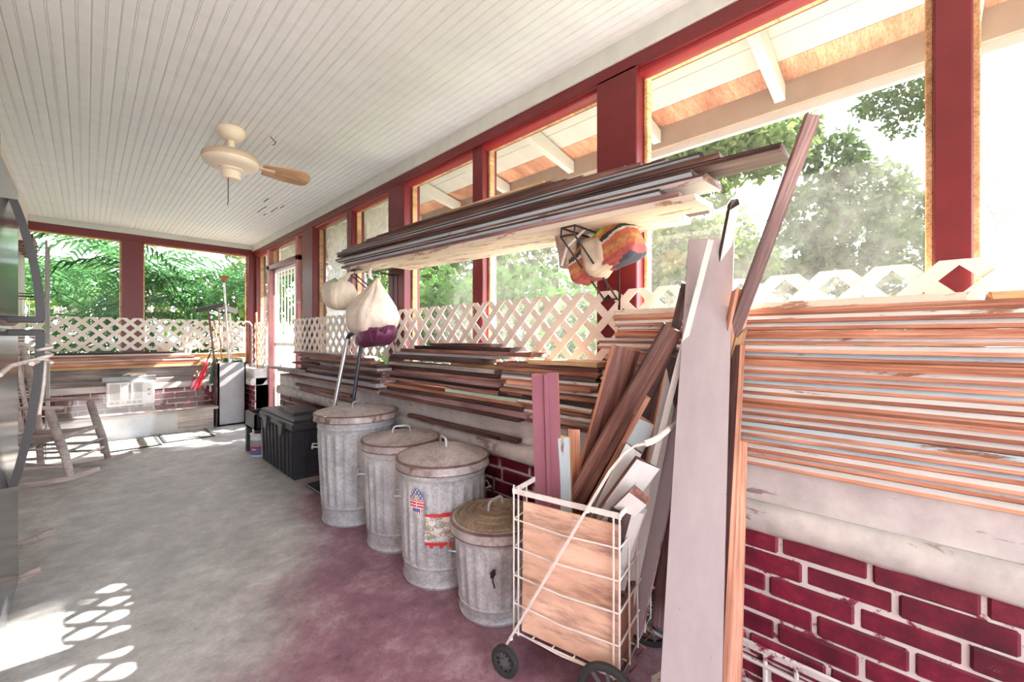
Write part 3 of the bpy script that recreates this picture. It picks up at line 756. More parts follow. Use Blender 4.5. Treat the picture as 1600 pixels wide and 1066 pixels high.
def stripem():
    m, t, b = nodes('striped_cloth'); tc = N(t, 'ShaderNodeTexCoord'); sp = N(t, 'ShaderNodeSeparateXYZ'); t.links.new(tc.outputs['Object'], sp.inputs[0])
    v = coords(t); n_ = noise(t, v, 20, 4); ad = N(t, 'ShaderNodeMath', operation='MULTIPLY_ADD'); ad.inputs[1].default_value = .03; t.links.new(n_.outputs[0], ad.inputs[0]); t.links.new(sp.outputs['Z'], ad.inputs[2])
    mr = N(t, 'ShaderNodeMapRange'); mr.inputs[1].default_value = -.085; mr.inputs[2].default_value = .105; t.links.new(ad.outputs[0], mr.inputs[0])
    r = ramp(t, [(0, (.05, .06, .09)), (.1, (.44, .10, .09)), (.26, (.54, .17, .08)), (.36, (.55, .28, .11)), (.46, (.54, .16, .08)), (.6, (.7, .66, .58)), (.66, (.04, .06, .05)), (.74, (.66, .2, .06)), (.82, (.55, .5, .1)), (.9, (.04, .05, .07))])
    r.color_ramp.interpolation = 'CONSTANT'; t.links.new(mr.outputs[0], r.inputs[0]); n9 = noise(t, v, 34, 6, .7); r9 = ramp(t, [(.35, (.45, .42, .4)), (.6, (1, 1, 1))]); t.links.new(n9.outputs[0], r9.inputs[0])
    y9 = N(t, 'ShaderNodeMix', data_type='RGBA', blend_type='MULTIPLY'); y9.inputs[0].default_value = .75; t.links.new(r.outputs[0], y9.inputs[6]); t.links.new(r9.outputs[0], y9.inputs[7])
    t.links.new(y9.outputs[2], b.inputs['Base Color']); b.inputs['Roughness'].default_value = .85
    bump(t, b, n9, .5, .008); return m
STRIPE = stripem()
NETM = plain('faded_mesh_cloth', (.42, .33, .27), .9, var=.3, scale=30, bmp=.6)
KHAKI = plain('faded_khaki_cloth', (.5, .41, .31), .9, var=.2, scale=20, bmp=.4)
pb = at(945, 395, x=1.50)
Mx = Matrix.Translation(pb) @ Matrix.Rotation(R(-2), 4, 'Z') @ Matrix.Rotation(R(-22), 4, 'X')
r = tag(empty('striped_bag', M=Mx), 'orange striped cloth bag wedged in the near rack bracket', 'bag')
# lies along local Y
Ml = Matrix.Rotation(R(90), 4, 'X')
def pillow(name, mat, parent, y0, y1, rx, rz, seed, taper=.6, wr=.055):
    prof = []; n_ = 14
    for i in range(n_ + 1):
        u = i / n_; f = (1 - abs(2 * u - 1) ** 7) ** .5 * (1 - .08 * math.sin(u * PI * 2 + seed))
        prof.append((-(y0 + (y1 - y0) * u), max(.006, rx * f), max(.006, rz * f)))
    return blob(name, mat, parent, Ml, prof, wr, 48, seed, 1.6, 5)
pillow('front_roll', STRIPE, r, -.165, .03, .062, .088, 3)
pillow('back_roll', STRIPE, r, .03, .17, .058, .080, 4)
pillow('khaki_flap', KHAKI, r, -.035, .085, .066, .084, 6)
MB().tube([(-.085, .165, .02), (-.10, .10, .07), (-.095, .0, .09), (-.08, -.06, .10)], .006, 8).build('strap', ROPE, r, smooth=60)
pn = at(893, 385, x=1.50)
r = tag(empty('mesh_bundle', pn), 'faded brown mesh bundle tucked behind the orange striped bag', 'bundle')
blob('bundle', NETM, r, Matrix.Identity(4), [(-.10, .03, .02), (-.08, .05, .045), (-.03, .06, .05), (.03, .065, .055), (.07, .05, .05), (.09, .015, .02)], .12, 48, 9)

# ------------------------------------------------------------------ dustbins
def dustbin(loc, h, rb, rt, rl, label, lidm, lid_h=.03, handle_rot=0., rings=False, drum=True, ridges=24, seed=0):
    """galvanised bin: ribbed body, rolled bands, lid with rim and handle"""
    r = empty('dustbin', loc); tag(r, label, 'dustbin', 'galvanised bins along the brick wall')
    z1, z2 = h * .17, h * .86
    def rad(rr, z, a):
        if z < z1 or z > z2: return rr
        e = min(1, (z - z1) / .03, (z2 - z) / .03); q = math.sin(ridges * a)
        return rr * (1 + .034 * e * (max(-.3, q) - .3))
    R_ = lambda z: rb + (rt - rb) * z / h
    prof = [(rb * .94, .012), (rb, 0), (rb + .006, .012), (rb, .024)]
    zz = .024
    while zz < h - .02:
        zz += h / 34; prof.append((R_(zz), zz))
        if abs(zz - h * .15) < h / 60 or abs(zz - h * .9) < h / 60: prof.append((R_(zz) + .005, zz + .006)); prof.append((R_(zz), zz + .012))
    prof += [(R_(h), h), (R_(h) - .004, h - .01)]
    MB().lathe(prof, ridges * 8, rf=rad).build('body', GALV, r, smooth=50)
    lid = MB(); zl = h - .025
    lp = [(rl - .004, zl), (rl, zl), (rl + .003, zl + .006), (rl, zl + .012), (rl, zl + .036), (rl - .006, zl + .046), (rl - .014, zl + .047)]
    lid.lathe(lp, 72, 0)
    for zr in (zl - .001, zl + .037): lid.lathe([(rl - .004, zr), (rl + .0042, zr + .002), (rl + .0042, zr + .006), (rl - .004, zr + .009)], 72, 2)
    top = [(rl - .014, zl + .047)]; nr = 10
    for i in range(1, nr + 1):
        u = i / nr; rr = (rl - .014) * (1 - u); zt = zl + .047 + lid_h * math.sin(u * PI / 2)
        if rings and i < nr and i % 2: top += [(rr + .008, zt - .004), (rr + .004, zt + .002), (rr, zt - .003)]
        else: top.append((rr, zt))
    if not rings:
        sp = lambda q, z, a: q * (1 + .008 * math.sin(24 * a)) if .3 * rl < q < .85 * rl else q
    else: sp = None
    lid.lathe(top, 96, 1, rf=sp)
    lo = lid.build('lid', [RIMR, lidm, RUSTL], r, smooth=45)
    ca, sa = math.cos(handle_rot), math.sin(handle_rot); zt = zl + .047 + lid_h * .97; hw = .045; hh = .032
    pts = [(-hw * 1.1, 0, -.004), (-hw, 0, hh * .7), (-hw * .7, 0, hh), (hw * .7, 0, hh), (hw, 0, hh * .7), (hw * 1.1, 0, -.004)]
    MB().tube([(ca * x - sa * y, sa * x + ca * y, zt + z) for x, y, z in pts], .006, 8).build('lid_handle', GALV, lo, smooth=60)
    for s_ in (0, 1):
        a = math.atan2(-loc[1], -loc[0]) + (R(-90) if s_ == 0 else R(90)) + .12; zc = h * .72; rr = R_(zc)
        pts = [(rr + .002, -.045, zc), (rr + .03, -.042, zc + .004), (rr + .035, -.02, zc - .012), (rr + .035, .02, zc - .012), (rr + .03, .042, zc + .004), (rr + .002, .045, zc)]
        c_, s2 = math.cos(a), math.sin(a)
        MB().tube([(c_ * x - s2 * y, s2 * x + c_ * y, z) for x, y, z in pts], .0042, 8).build('side_handle', GALV, r, smooth=60)
    return r
dustbin((1.205, 2.56, FLOOR), .64, .20, .232, .25, 'tallest galvanised bin, flat lid, beside the black storage tote', GALV_LID, .022, R(30), seed=.4)
dustbin((1.235, 2.075, FLOOR), .545, .178, .202, .212, 'galvanised bin with pinkish lid, between the tallest bin and the one with stickers', GALV_LID, .028, R(-20), seed=.9)
can3 = dustbin((1.215, 1.655, FLOOR), .535, .185, .203, .220, 'galvanised bin with flag sticker and torn picture label', GALV_LID, .05, R(70), seed=-.1)
can4 = dustbin((1.205, 1.275, FLOOR), .355, .146, .172, .186, 'smallest galvanised bin, brown ringed lid, beside the shopping cart', GALV_BR, .035, R(10), rings=True, ridges=22, seed=.25)
DEC = {'w': plain('sticker_white', (.78, .74, .72), .5, bmp=0), 'r': plain('sticker_red', (.62, .04, .05), .5, bmp=0), 'b': plain('sticker_blue', (.12, .14, .34), .5, bmp=0),
       'y': plain('sticker_yellow', (.66, .5, .2), .5, bmp=0), 'g': plain('sticker_green', (.25, .32, .16), .5, bmp=0), 'k': plain('sticker_grey', (.33, .33, .35), .5, bmp=0)}
DK = list(DEC)
def decal(parent, name, label, a0, zc, wd, ht, rad, fn, n=44):
    """thin curved sticker on a bin wall; fn(u,v) in -1..1 returns a colour key or None"""
    mb = MB(); idx = {}
    for i in range(n + 1):
        for j in range(n + 1):
            u = -1 + 2 * i / n; v = -1 + 2 * j / n; zz = zc + v * ht / 2; rr = rad(zz) * 1.018 + .0012; a = a0 + u * wd / 2 / rr
            idx[i, j] = len(mb.v); mb.v.append((rr * math.cos(a), rr * math.sin(a), zz))
    for i in range(n):
        for j in range(n):
            c = fn(-1 + 2 * (i + .5) / n, -1 + 2 * (j + .5) / n)
            if c: mb.f.append([idx[i, j], idx[i + 1, j], idx[i + 1, j + 1], idx[i, j + 1]]); mb.m.append(DK.index(c))
    o = mb.build(name, [DEC[k] for k in DK], parent); o['label'] = label; return o
rnd = random.Random(5)
def flag(u, v):
    if u * u + v * v > 1: return None
    if v > .12:
        if abs(u) < .35 and v < .55 and rnd.random() < .6: return 'y'
        return 'w' if (math.sin(u * 14) * math.sin(v * 16) > .35) else 'b'
    if v < -.55: return 'b' if (abs(u) < .5 and v > -.8) else ('r' if math.sin(u * 20) > .3 else 'w')
    return 'r' if int((v + 2) * 9) % 2 == 0 and abs(u - .0) > .03 else 'w'
toc = math.atan2(-1.655, -1.215)
rad3 = lambda z: .185 + (.203 - .185) * z / .535
decal(can3, 'flag_sticker', 'round flag sticker with stars and red stripes', toc - .62, .395, .078, .115, rad3, flag)
def torn(u, v):
    e = .06 * math.sin(u * 17 + 1) + .05 * math.sin(v * 23)
    if abs(v) > .93 + e or u < -.93 + e: return None
    if u > .25 and (v > .55 - .3 * math.sin(u * 26) or v < -.1): return None
    if v < -.7: return 'r' if u < .1 else None
    if v > .66: return 'r' if v < .92 + .1 * u and u < .2 else None
    h_ = math.sin(u * 9 + v * 4) + math.sin(v * 13 - u * 5) + rnd.uniform(-.6, .6)
    return 'w' if h_ > .5 else 'k' if h_ > -.1 else 'w' if h_ > -.5 else 'y' if h_ > -.9 else 'g' if h_ > -1.2 else 'k'
decal(can3, 'torn_label', 'torn red and white picture label', toc + .16, .275, .24, .165, rad3, torn)
mb = MB()
for dz in (0, .012): mb.tube([(-.118, -.118, .232 - dz), (-.127, -.128, .238 - dz), (-.133, -.120, .226 - dz), (-.120, -.114, .222 - dz)], .006, 6)
mb.tube([(-.122, -.122, .232), (-.130, -.122, .20), (-.116, -.118, .165)], .003, 6)
mb.build('hook', DKMETAL, can4, smooth=60)

# ------------------------------------------------------------------ shopping cart
A0 = Vector((1.005, .974, 0)); B0 = Vector((1.075, .617, 0)); DX = (B0 - A0); SL = DX.length; DX.normalize(); DY = Vector((-DX.y, DX.x, 0))
if DY.x < 0: DY = -DY
CM = Matrix((DX, DY, Vector((0, 0, 1)))).transposed().to_4x4(); CM.translation = Vector((A0.x, A0.y, FLOOR))
cart = empty('shopping_cart', M=CM)
tag(cart, 'cream wire folding shopping cart packed with offcuts and planks', 'cart')
CW = .33; T0, T1 = .135, .605     # local: x along the long side (0 front, SL back), y depth, z from the floor
mb = MB()
for y in (0, CW): mb.bar((-.005, y, T1), (SL + .005, y, T1), .004, .017)
for x in (0, SL): mb.bar((x, -.005, T1), (x, CW + .005, T1), .004, .017)
mb.build('top_rim', WIREW, cart)
def wires(name, segs, rr=.003):
    mb = MB()
    for s_ in segs: mb.tube(s_, rr, 6)
    return mb.build(name, WIREW, cart, smooth=60)
hz = [T0 + (T1 - T0) * k / 5 for k in range(5)]
for y in (0, CW):
    segs = []
    for z in hz: segs.append([(0, y, z), (SL * .5, y - .006 * (1 if y == 0 else -1), z - .006), (SL, y, z)])
    for x in (0, .018, SL - .018, SL): segs.append([(x, y, T1 + (.02 if x < .02 else 0)), (x, y, T0 - .01)])
    wires('side_grid', segs)
for x in (0, SL):
    segs = []
    for z in hz: segs.append([(x, 0, z), (x, CW, z)])
    for k in range(1, 4): segs.append([(x, CW * k / 4, T1), (x + .004, CW * k / 4, T0 - .01)])
    wires('end_grid', segs)
wires('bottom_grid', [[(SL * k / 5, 0, T0), (SL * k / 5, CW, T0)] for k in range(6)] + [[(0, CW * k / 4, T0 - .003), (SL, CW * k / 4, T0 - .003)] for k in range(5)])
for y, nm in ((-.014, 'handle_strut'), (CW + .014, 'handle_strut')):
    mb = MB(); pts = [(-.03, y, .07), (.34, y, .735), (.38, y, .79), (.415, y, .82), (.445, y, .83)]
    for a, b in zip(pts, pts[1:]): mb.bar(a, b, .006, .017, (0, 1, 0))
    for q in ((.0, y - .004, .12), (.27, y - .004, .605)): mb.lathe([(0, -.004), (.007, -.004), (.007, .004), (0, .004)], 10, 0, q)
    mb.build(nm, WIREW, cart)
MB().tube([(.44, -.016, .828), (.455, .0, .834), (.46, .04, .835), (.46, CW - .04, .835), (.455, CW, .834), (.44, CW + .016, .828)], .009, 10).build('handle_grip', WIREW, cart, smooth=60)
MB().tube([(SL - .02, -.03, .095), (SL - .02, CW + .03, .095)], .006, 8).build('axle', RUST, cart, smooth=60)
for k in range(4): MB().tube([(SL - .035, CW * (k + .3) / 4, T0), (SL + .02, CW * (k + .3) / 4, T0 - .02), (SL - .005, CW * (k + .3) / 4, .08)], .0035, 6).build('axle_hook', RUST, cart, smooth=60)
def wheel(rad, x, y, z, spokes):
    c = (x, y, z); ring = lambda rr, dy, k: (x + rr * math.cos(k), y + dy, z + rr * math.sin(k))
    mb = MB(); prof = [(-.010, -.007), (-.004, -.010), (.004, -.010), (.010, -.007), (.010, .007), (.004, .010), (-.004, .010), (-.010, .007)]; n_ = 40
    vs = []; fs = []
    for k in range(n_):
        for dr, dy in prof: vs.append(ring(rad - .010 + dr, dy, 2 * PI * k / n_))
    P_ = len(prof)
    for k in range(n_):
        for j in range(P_): fs.append((k * P_ + j, k * P_ + (j + 1) % P_, ((k + 1) % n_) * P_ + (j + 1) % P_, ((k + 1) % n_) * P_ + j))
    mb.add(vs, fs); o = mb.build('wheel', RUBBER, cart, smooth=50)
    mb = MB()
    for k in range(spokes):
        a = 2 * PI * k / spokes + .2; mb.bar(ring(.008, 0, a), ring(rad - .016, 0, a), .009, .008, (0, 1, 0))
    mb.tube([(x, y - .012, z), (x, y + .012, z)], .013, 12)
    mb.build('spokes', plain('wheel_plastic', (.10, .095, .10), .5), o)
for y in (-.035, CW + .035): wheel(.095, SL - .02, y, .095, 9); wheel(.05, -.012, y, .05, 10)
# plywood sheet standing inside the near side
o = MB().box((0, 0, 0), (SL - .03, .009, .43), 0, None, .001).build('plywood_sheet', W_PLY)
o.matrix_world = CM @ Matrix.Translation((.026, .008, T0 + .004)) @ Matrix.Rotation(R(-1.2), 4, 'X')
tag(o, 'pinkish plywood sheet standing inside the near side of the shopping cart', 'board')
# brown leatherboard box at the back
r = empty('fibreboard_box', M=CM @ Matrix.Translation((SL - .10, .03, T0 + .006))); tag(r, 'brown fibreboard box in the bottom of the shopping cart', 'box')
MB().box((0, 0, 0), (.085, .215, .16), 0, None, .004).build('box_body', CARD, r)
MB().box((-.006, -.004, .163), (.089, .219, .182), 0, None, .003).build('box_lid', W_BROWN, r)
MB().box((0, .222, 0), (.08, .262, .14), 0, None, .004).build('box_divider', W_ORANGE, r)

# ------------------------------------------------------------------ planks standing in and by the cart
rnd = random.Random(21)
def plank(p0, p1, w_, t, em, fm, label, roll=0., prof='square', name='plank', jag=0., toward=None, cat='plank', warp=.004):
    p0, p1 = Vector(p0), Vector(p1); mid_ = (p0 + p1) / 2
    nrm = (Vector((0, 0, CAMZ)) - mid_); nrm.z = 0
    if toward is not None: nrm = Vector(toward)
    M = frame_mat(p0, p1, nrm) @ Matrix.Rotation(roll, 4, 'X') @ Matrix.Translation((0, w_ / 2, -t / 2))
    o = board_mesh((p1 - p0).length, w_, t, prof, rnd, warp, jag=jag).build(name, [em, fm]); o.matrix_world = M
    return tag(o, label, cat)
# purple board with a moulding strip
Mp = frame_mat((1.185, .952, .215), (1.185, .985, 1.05), (-1, -.55, 0))
r = empty('moulded_plank', M=Mp); tag(r, 'purple-red moulded plank standing at the front corner of the shopping cart', 'plank')
PURPW = paint('purple_red_paint', (.30, .105, .145), (.4, .16, .12), .36, .5)
board_mesh(.836, .098, .022, 'square', rnd, .001).build('plank_board', [W_ORANGE, PURPW], r).location = (0, .049, 0)
MB().box((0, -.012, .021), (.832, .004, .031), 0, None, .003).build('moulding', PURPW, r)
plank((1.20, .905, .24), (1.205, .92, .82), .052, .028, W_TAN, P_BLUE, 'short pale blue-white offcut standing beside the purple moulded plank', roll=R(-14))
plank((1.27, .91, .25), (1.275, .925, .835), .045, .02, W_ORANGE, W_ORANGE, 'short orange offcut behind the pale blue-white offcut', roll=R(8))
plank((1.30, .985, .26), at(978, 544, x=1.335), .105, .02, W_ORANGE, W_BROWN, 'wide reddish-brown plank leaning from the cart against the short stack', roll=R(22))
plank((1.20, .985, .40), at(1052, 512, x=1.37), .064, .03, W_BROWN, W_BROWN, 'thick rounded brown timber leaning diagonally out of the shopping cart', roll=R(6), cat='timber', name='timber')
plank((1.215, .945, .36), at(1012, 622, x=1.27), .016, .014, W_ORANGE, W_ORANGE, 'thin bright orange strip lying along the thick brown timber', name='wood_strip', cat='strip')
plank((1.29, .93, .34), at(1062, 560, x=1.39), .12, .02, W_DARK, W_DARK, 'dark purple-brown plank just below the thick brown timber', roll=R(-4))
plank((1.215, .885, .36), at(1008, 655, x=1.32), .075, .02, W_ORANGE, P_BLUE, 'pale blue board with worn edge, lowest of the diagonal boards in the cart', roll=R(6))
plank((1.18, .84, .40), at(990, 700, x=1.25), .06, .018, W_BROWN, P_WHITE, 'white-painted board leaning under the pale blue board in the cart')
plank((1.155, .81, .45), at(1012, 722, x=1.20), .075, .024, W_BROWN, P_WHITE, 'short white offcut with brown chipped edge on top of the cart load', roll=R(10))
plank((1.10, .80, .46), at(1002, 772, x=1.15), .06, .022, W_BROWN, P_WHITE, 'broken white offcut resting at the back rim of the cart', roll=R(-6), jag=.02)
plank((1.15, .70, .215), at(1110, 376, x=1.43), .019, .016, P_WHITE, P_WHITE, 'white painted pole leaning against the tall grey-lilac plank', name='wooden_pole', cat='pole')
plank((1.24, .76, .215), at(1072, 442, x=1.44), .030, .022, W_DARK, W_DARK, 'dark brown stick leaning beside the white painted pole', name='wooden_stick', cat='stick')
plank((1.22, .70, .22), at(1054, 560, x=1.40), .055, .018, W_ORANGE, P_WHITE, 'narrow white board between the white pole and the dark brown stick', roll=R(25))
plank((1.26, .67, .215), at(1076, 600, x=1.42), .05, .02, P_MAUVE, P_LILAC, 'pinkish-white board behind the white painted pole', roll=R(-20))
plank((1.33, .72, .22), at(1045, 690, x=1.41), .05, .02, W_ORANGE, W_ORANGE, 'orange-brown board under the cart handle, leaning on the brick wall', roll=R(10), jag=.01)
plank((1.33, .62, .22), at(1050, 740, x=1.42), .045, .02, W_BROWN, W_MAUVE, 'dark mauve offcut at the back corner of the cart', roll=R(-10))
plank((1.13, .745, .215), at(996, 800, x=1.165), .038, .012, P_WHITE, P_WHITE, 'slim off-white slat upright behind the cart end wires', name='batten', cat='batten')
plank((1.17, .75, .215), at(1003, 792, x=1.21), .034, .012, P_WHITE, P_WHITE, 'second slim off-white slat, just behind the first in the cart', name='batten', cat='batten')
plank((1.10, .76, .215), at(970, 800, x=1.125), .06, .015, W_DARK, W_DARK, 'dark panel offcut upright behind the plywood sheet', cat='plank')
# long stick across the window
plank(at(1056, 735, x=1.40), at(1270, 180, x=1.43), .036, .022, W_MAUVE, W_MAUVE, 'very long reddish stick leaning high across the widest window', name='wooden_stick', cat='stick', roll=R(20), warp=.012)
plank((1.33, .56, .30), at(1160, 455, x=1.43), .060, .02, W_ORANGE, W_ORANGE, 'orange plank with bright cut face behind the tall grey-lilac plank', roll=R(35))
plank((1.36, .55, .40), at(1156, 520, x=1.425), .03, .02, W_TAN, W_TAN, 'splintered pale offcut poking out behind the tall grey-lilac plank', jag=.03, roll=R(30))
plank((1.40, .62, .5), at(1146, 322, x=1.50), .032, .018, W_DARK, P_WHITE, 'dark strip with broken white tip rising above the tall grey-lilac plank', jag=.03, name='wood_strip', cat='strip', roll=R(30))
# the tall plank and the boards leaning behind it
pt = at(1111, 373, x=1.505)
plank((.965, .385, FLOOR), pt, .142, .022, W_BROWN, P_LILAC, 'tall grey-lilac painted plank leaning in front of the board stacks', toward=(-.96, -.28, .2), roll=R(-3), warp=.003)
plank((1.04, .375, FLOOR), at(1140, 545, x=1.43), .10, .02, W_ORANGE, W_MAUVE, 'mauve-edged plank leaning directly behind the tall grey-lilac plank', toward=(-.9, .5, .2), warp=.002)
plank((1.10, .345, FLOOR), at(1147, 690, x=1.40), .07, .02, W_ORANGE, W_ORANGE, 'bright orange plank leaning closest to the brick wall', toward=(-.75, -.6, .2), warp=.002)
# small white-painted bracket frame on the floor behind the cart
o = empty('white_frame', (1.16, .55, FLOOR)); tag(o, 'small white painted wooden frame on the floor behind the cart wheel', 'frame')
for a, b in (((0, 0, .11), (.20, -.06, .11)), ((0, 0, 0), (0, 0, .11)), ((.2, -.06, 0), (.2, -.06, .11))):
    MB().bar(a, b, .03, .022).build('frame_bar', P_WHITE, o)

# ------------------------------------------------------------------ storage tote, bin and bucket
tx0, tx1, ty0, ty1, tz = 1.13, 1.44, 3.47, 4.33, .50
r = empty('storage_tote', ((tx0 + tx1) / 2, (ty0 + ty1) / 2, FLOOR)); tag(r, 'large black lidded storage tote with ribbed sides', 'tote')
hx, hy = (tx1 - tx0) / 2, (ty1 - ty0) / 2
mb = MB(); tp = .93
mb.add([(-hx * tp, -hy * tp, 0), (hx * tp, -hy * tp, 0), (hx * tp, hy * tp, 0), (-hx * tp, hy * tp, 0), (-hx, -hy, .40), (hx, -hy, .40), (hx, hy, .40), (-hx, hy, .40)],
       [(0, 3, 2, 1), (4, 5, 6, 7), (0, 1, 5, 4), (1, 2, 6, 5), (2, 3, 7, 6), (3, 0, 4, 7)])
mb.build('tote_body', BLACKP, r)
for k in range(9):
    y = -hy * .9 + 1.8 * hy * k / 8
    MB().bar((-hx * tp - .006, y * .96, .01), (-hx - .004, y, .375), .034, .02, (1, 0, 0), 0, .004).build('rib', BLACKP, r)
for k in range(2): MB().bar((-.06 + .12 * k, -hy * tp - .005, .01), (-.06 + .12 * k, -hy - .003, .375), .03, .014, (0, 1, 0), 0, .003).build('rib', BLACKP, r)
lid = MB().box((-hx - .018, -hy - .018, .385), (hx + .012, hy + .018, .455), 0, None, .012)
lid.box((-hx - .005, -hy - .005, .452), (hx, hy + .005, .478), 0, None, .01)
lo = lid.build('tote_lid', BLACKP, r)
for y in (-hy * .45, hy * .5):
    mb = MB(); mb.prism([(-hx - .022, y - .06, .43), (-hx - .022, y + .06, .43), (-hx - .022, y + .035, .33), (-hx - .022, y - .035, .33)], (0, 0, 0), (-.014, 0, 0))
    mb.build('latch', BLACKP, lo)
o = MB().box((0, 0, 0), (.22, .50, .010), 0, None, .002).box((.012, .02, .012), (.23, .50, .021), 0, None, .002).build('flat_panel', BLACKPANEL, loc=(1.18, 3.66, FLOOR + .479)); o.rotation_euler = (0, 0, R(-4))
tag(o, 'thin flat black panels lying on the lid of the storage tote', 'panel')
r = empty('open_bin', (1.29, 4.62, FLOOR)); tag(r, 'open black plastic tub on legs, tucked behind the storage tote', 'tub')
mb = MB()
for (lo_, hi_) in (((-.19, -.17, .25), (-.165, .17, .40)), ((.165, -.17, .25), (.19, .17, .40)), ((-.19, -.17, .25), (.19, -.145, .40)), ((-.19, .145, .25), (.19, .17, .40)), ((-.19, -.17, .25), (.19, .17, .27))): mb.box(lo_, hi_, 0, None, .004)
mb.build('tub', BLACKP, r)
for x in (-.16, .16):
    for y in (-.145, .145): MB().box((x - .025, y - .025, 0), (x + .025, y + .025, .25)).build('leg', BLACKP, r)
o = MB().tube([(.10 * math.cos(k * .5), .11 * math.sin(k * .5), .272 + .012 * k) for k in range(12)], .008, 8).build('black_hose', DKTUBE, loc=(1.29, 4.62, FLOOR + .008))
tag(o, 'coil of black hose inside the open black tub', 'hose')
r = empty('paint_bucket', (1.165, 4.50, FLOOR)); tag(r, 'white bucket with coloured label on the floor under the black tub', 'bucket')
MB().lathe([(.0, 0), (.075, 0), (.08, .01), (.084, .20), (.09, .205), (.09, .215), (.084, .218), (0, .218)], 32).build('bucket_body', ACW, r, smooth=40)
def blabel(u, v): return 'r' if abs(v + .1) < .12 else 'w' if v > .7 or (v < -.2 and abs(u) < .3 and v > -.5) else 'k' if v > -.2 else 'b'
decal(r, 'bucket_label', 'blue and red printed label', R(215), .10, .13, .16, lambda z: .083, blabel, 14)

# ------------------------------------------------------------------ U-shaped tube frame leaning behind the tote
r = empty('tube_frame', (1.36, 3.20, FLOOR)); tag(r, 'inverted U of metal tubing leaning behind the tallest bin, one leg silver', 'frame')
top = at(548, 522, x=1.40) - Vector((1.36, 3.20, FLOOR)); l0 = at(503, 735, x=1.19) - Vector((1.36, 3.20, FLOOR)); 
l0.z = max(.03, l0.z)
tp_ = Vector(top); tw = Vector((.02, -.14, .0)); lA = l0; lB = l0 + Vector((.07, -.16, -.0)); lB.z = .05
kA = tp_ + Vector((-.01, .03, -.03)); kB = tp_ + tw + Vector((.0, -.0, -.04))
MB().tube([lA + (kA - lA) * .22, lA + (kA - lA) * .6, kA], .014, 10).build('silver_leg', STEEL, r, smooth=60)
MB().tube([kA, tp_ + Vector((0, .005, .0)), tp_ + tw * .5 + Vector((0, 0, .012)), tp_ + tw + Vector((0, .01, 0)), kB], .017, 10).build('bent_grip', DKTUBE, r, smooth=60)
MB().tube([kB, lB], .013, 10).build('dark_leg', DKTUBE, r, smooth=60)
MB().tube([lA + (kA - lA) * .22, lA + (kA - lA) * .12, lA + (kA - lA) * .10, lA], [.018, .02, .012, .006], 10).build('wooden_tip', W_BROWN, r, smooth=60)
o = MB().box((0, 0, 0), (.3, .34, .025), 0, None, .004).build('dark_mat', BLACKPANEL, loc=(1.15, 2.95, FLOOR)); tag(o, 'dark flat slab on the floor between the tote and the tallest bin', 'slab')

# ------------------------------------------------------------------ ceiling fan
fx, fy = .63, 3.06
r = empty('ceiling_fan', (fx, fy, CZ)); tag(r, 'cream ceiling fan with pull chain under the beadboard ceiling', 'ceiling fan')
MB().lathe([(.0, 0), (.07, 0), (.076, -.012), (.074, -.035), (.06, -.06), (.035, -.075), (0, -.078)], 40).build('canopy', CREAM, r, smooth=50)
MB().lathe([(0, -.07), (.018, -.07), (.018, -.115), (.034, -.12), (.038, -.14), (0, -.145)], 24).build('downrod', CREAM, r, smooth=50)
MB().lathe([(0, -.138), (.05, -.14), (.11, -.152), (.148, -.172), (.155, -.19), (.15, -.205), (0, -.205)], 56).build('motor_housing', FANB, r, smooth=50)
MB().lathe([(.0, -.205), (.15, -.205), (.146, -.222), (.12, -.238), (.07, -.25), (0, -.25)], 56).build('housing_band', CREAM, r, smooth=50)
MB().lathe([(0, -.25), (.066, -.25), (.068, -.262), (.052, -.266), (.052, -.305), (.046, -.315), (0, -.315)], 40).build('switch_cup', CREAM, r, smooth=50)
MB().tube([(-.02, -.02, -.312), (-.02, -.02, -.46), (-.024, -.02, -.485)], .0025, 6).build('pull_chain', DKMETAL, r)
for ang in (-4,):
    a = R(ang); ux = Vector((math.cos(a), math.sin(a), 0)); uy = Vector((-ux.y, ux.x, 0)); 
    pts = []
    for k in range(25):
        u = k / 24; x = .17 + .29 * u; hw = .045 + .025 * math.sin(min(1, u * 1.4) * PI / 2)
        if u > .8: hw *= math.sqrt(max(0, 1 - ((u - .8) / .2) ** 2)) * .999 + .001
        pts.append((x, hw))
    poly = [ux * x + uy * h - Vector((0, 0, .21 + .35 * h)) for x, h in pts] + [ux * x - uy * h - Vector((0, 0, .21 - .35 * h)) for x, h in reversed(pts)]
    b_ = MB(); b_.prism(poly, (0, 0, 0), (0, 0, .008)); bo = b_.build('blade', TANBLADE, r)
    MB().bar(ux * .11 - Vector((0, 0, .205)), ux * .24 - Vector((0, 0, .206)), .04, .012).build('blade_iron', FANB, bo)
o = MB().tube([(0, 0, 0), (.01, -.01, -.02), (.03, .0, -.03), (.04, .02, -.015), (.03, .03, -.035), (.015, .02, -.045)], .0025, 6).build('loose_wire', DKMETAL, loc=(.83, 2.99, CZ)); tag(o, 'small curl of loose wire hanging from the ceiling beside the fan', 'wire')

# bare streaks where the ceiling paint has peeled
mb = MB(); rr_ = random.Random(3)
for k in range(9):
    q = at(402 + rr_.uniform(0, 46), 312 + rr_.uniform(0, 24), z=CZ - .001); mb.box((q.x - .004, q.y - .07, CZ - .0015), (q.x + .005, q.y + rr_.uniform(-.02, .09), CZ + .002))
struct(mb.build('trim_peeled_paint', W_BROWN))
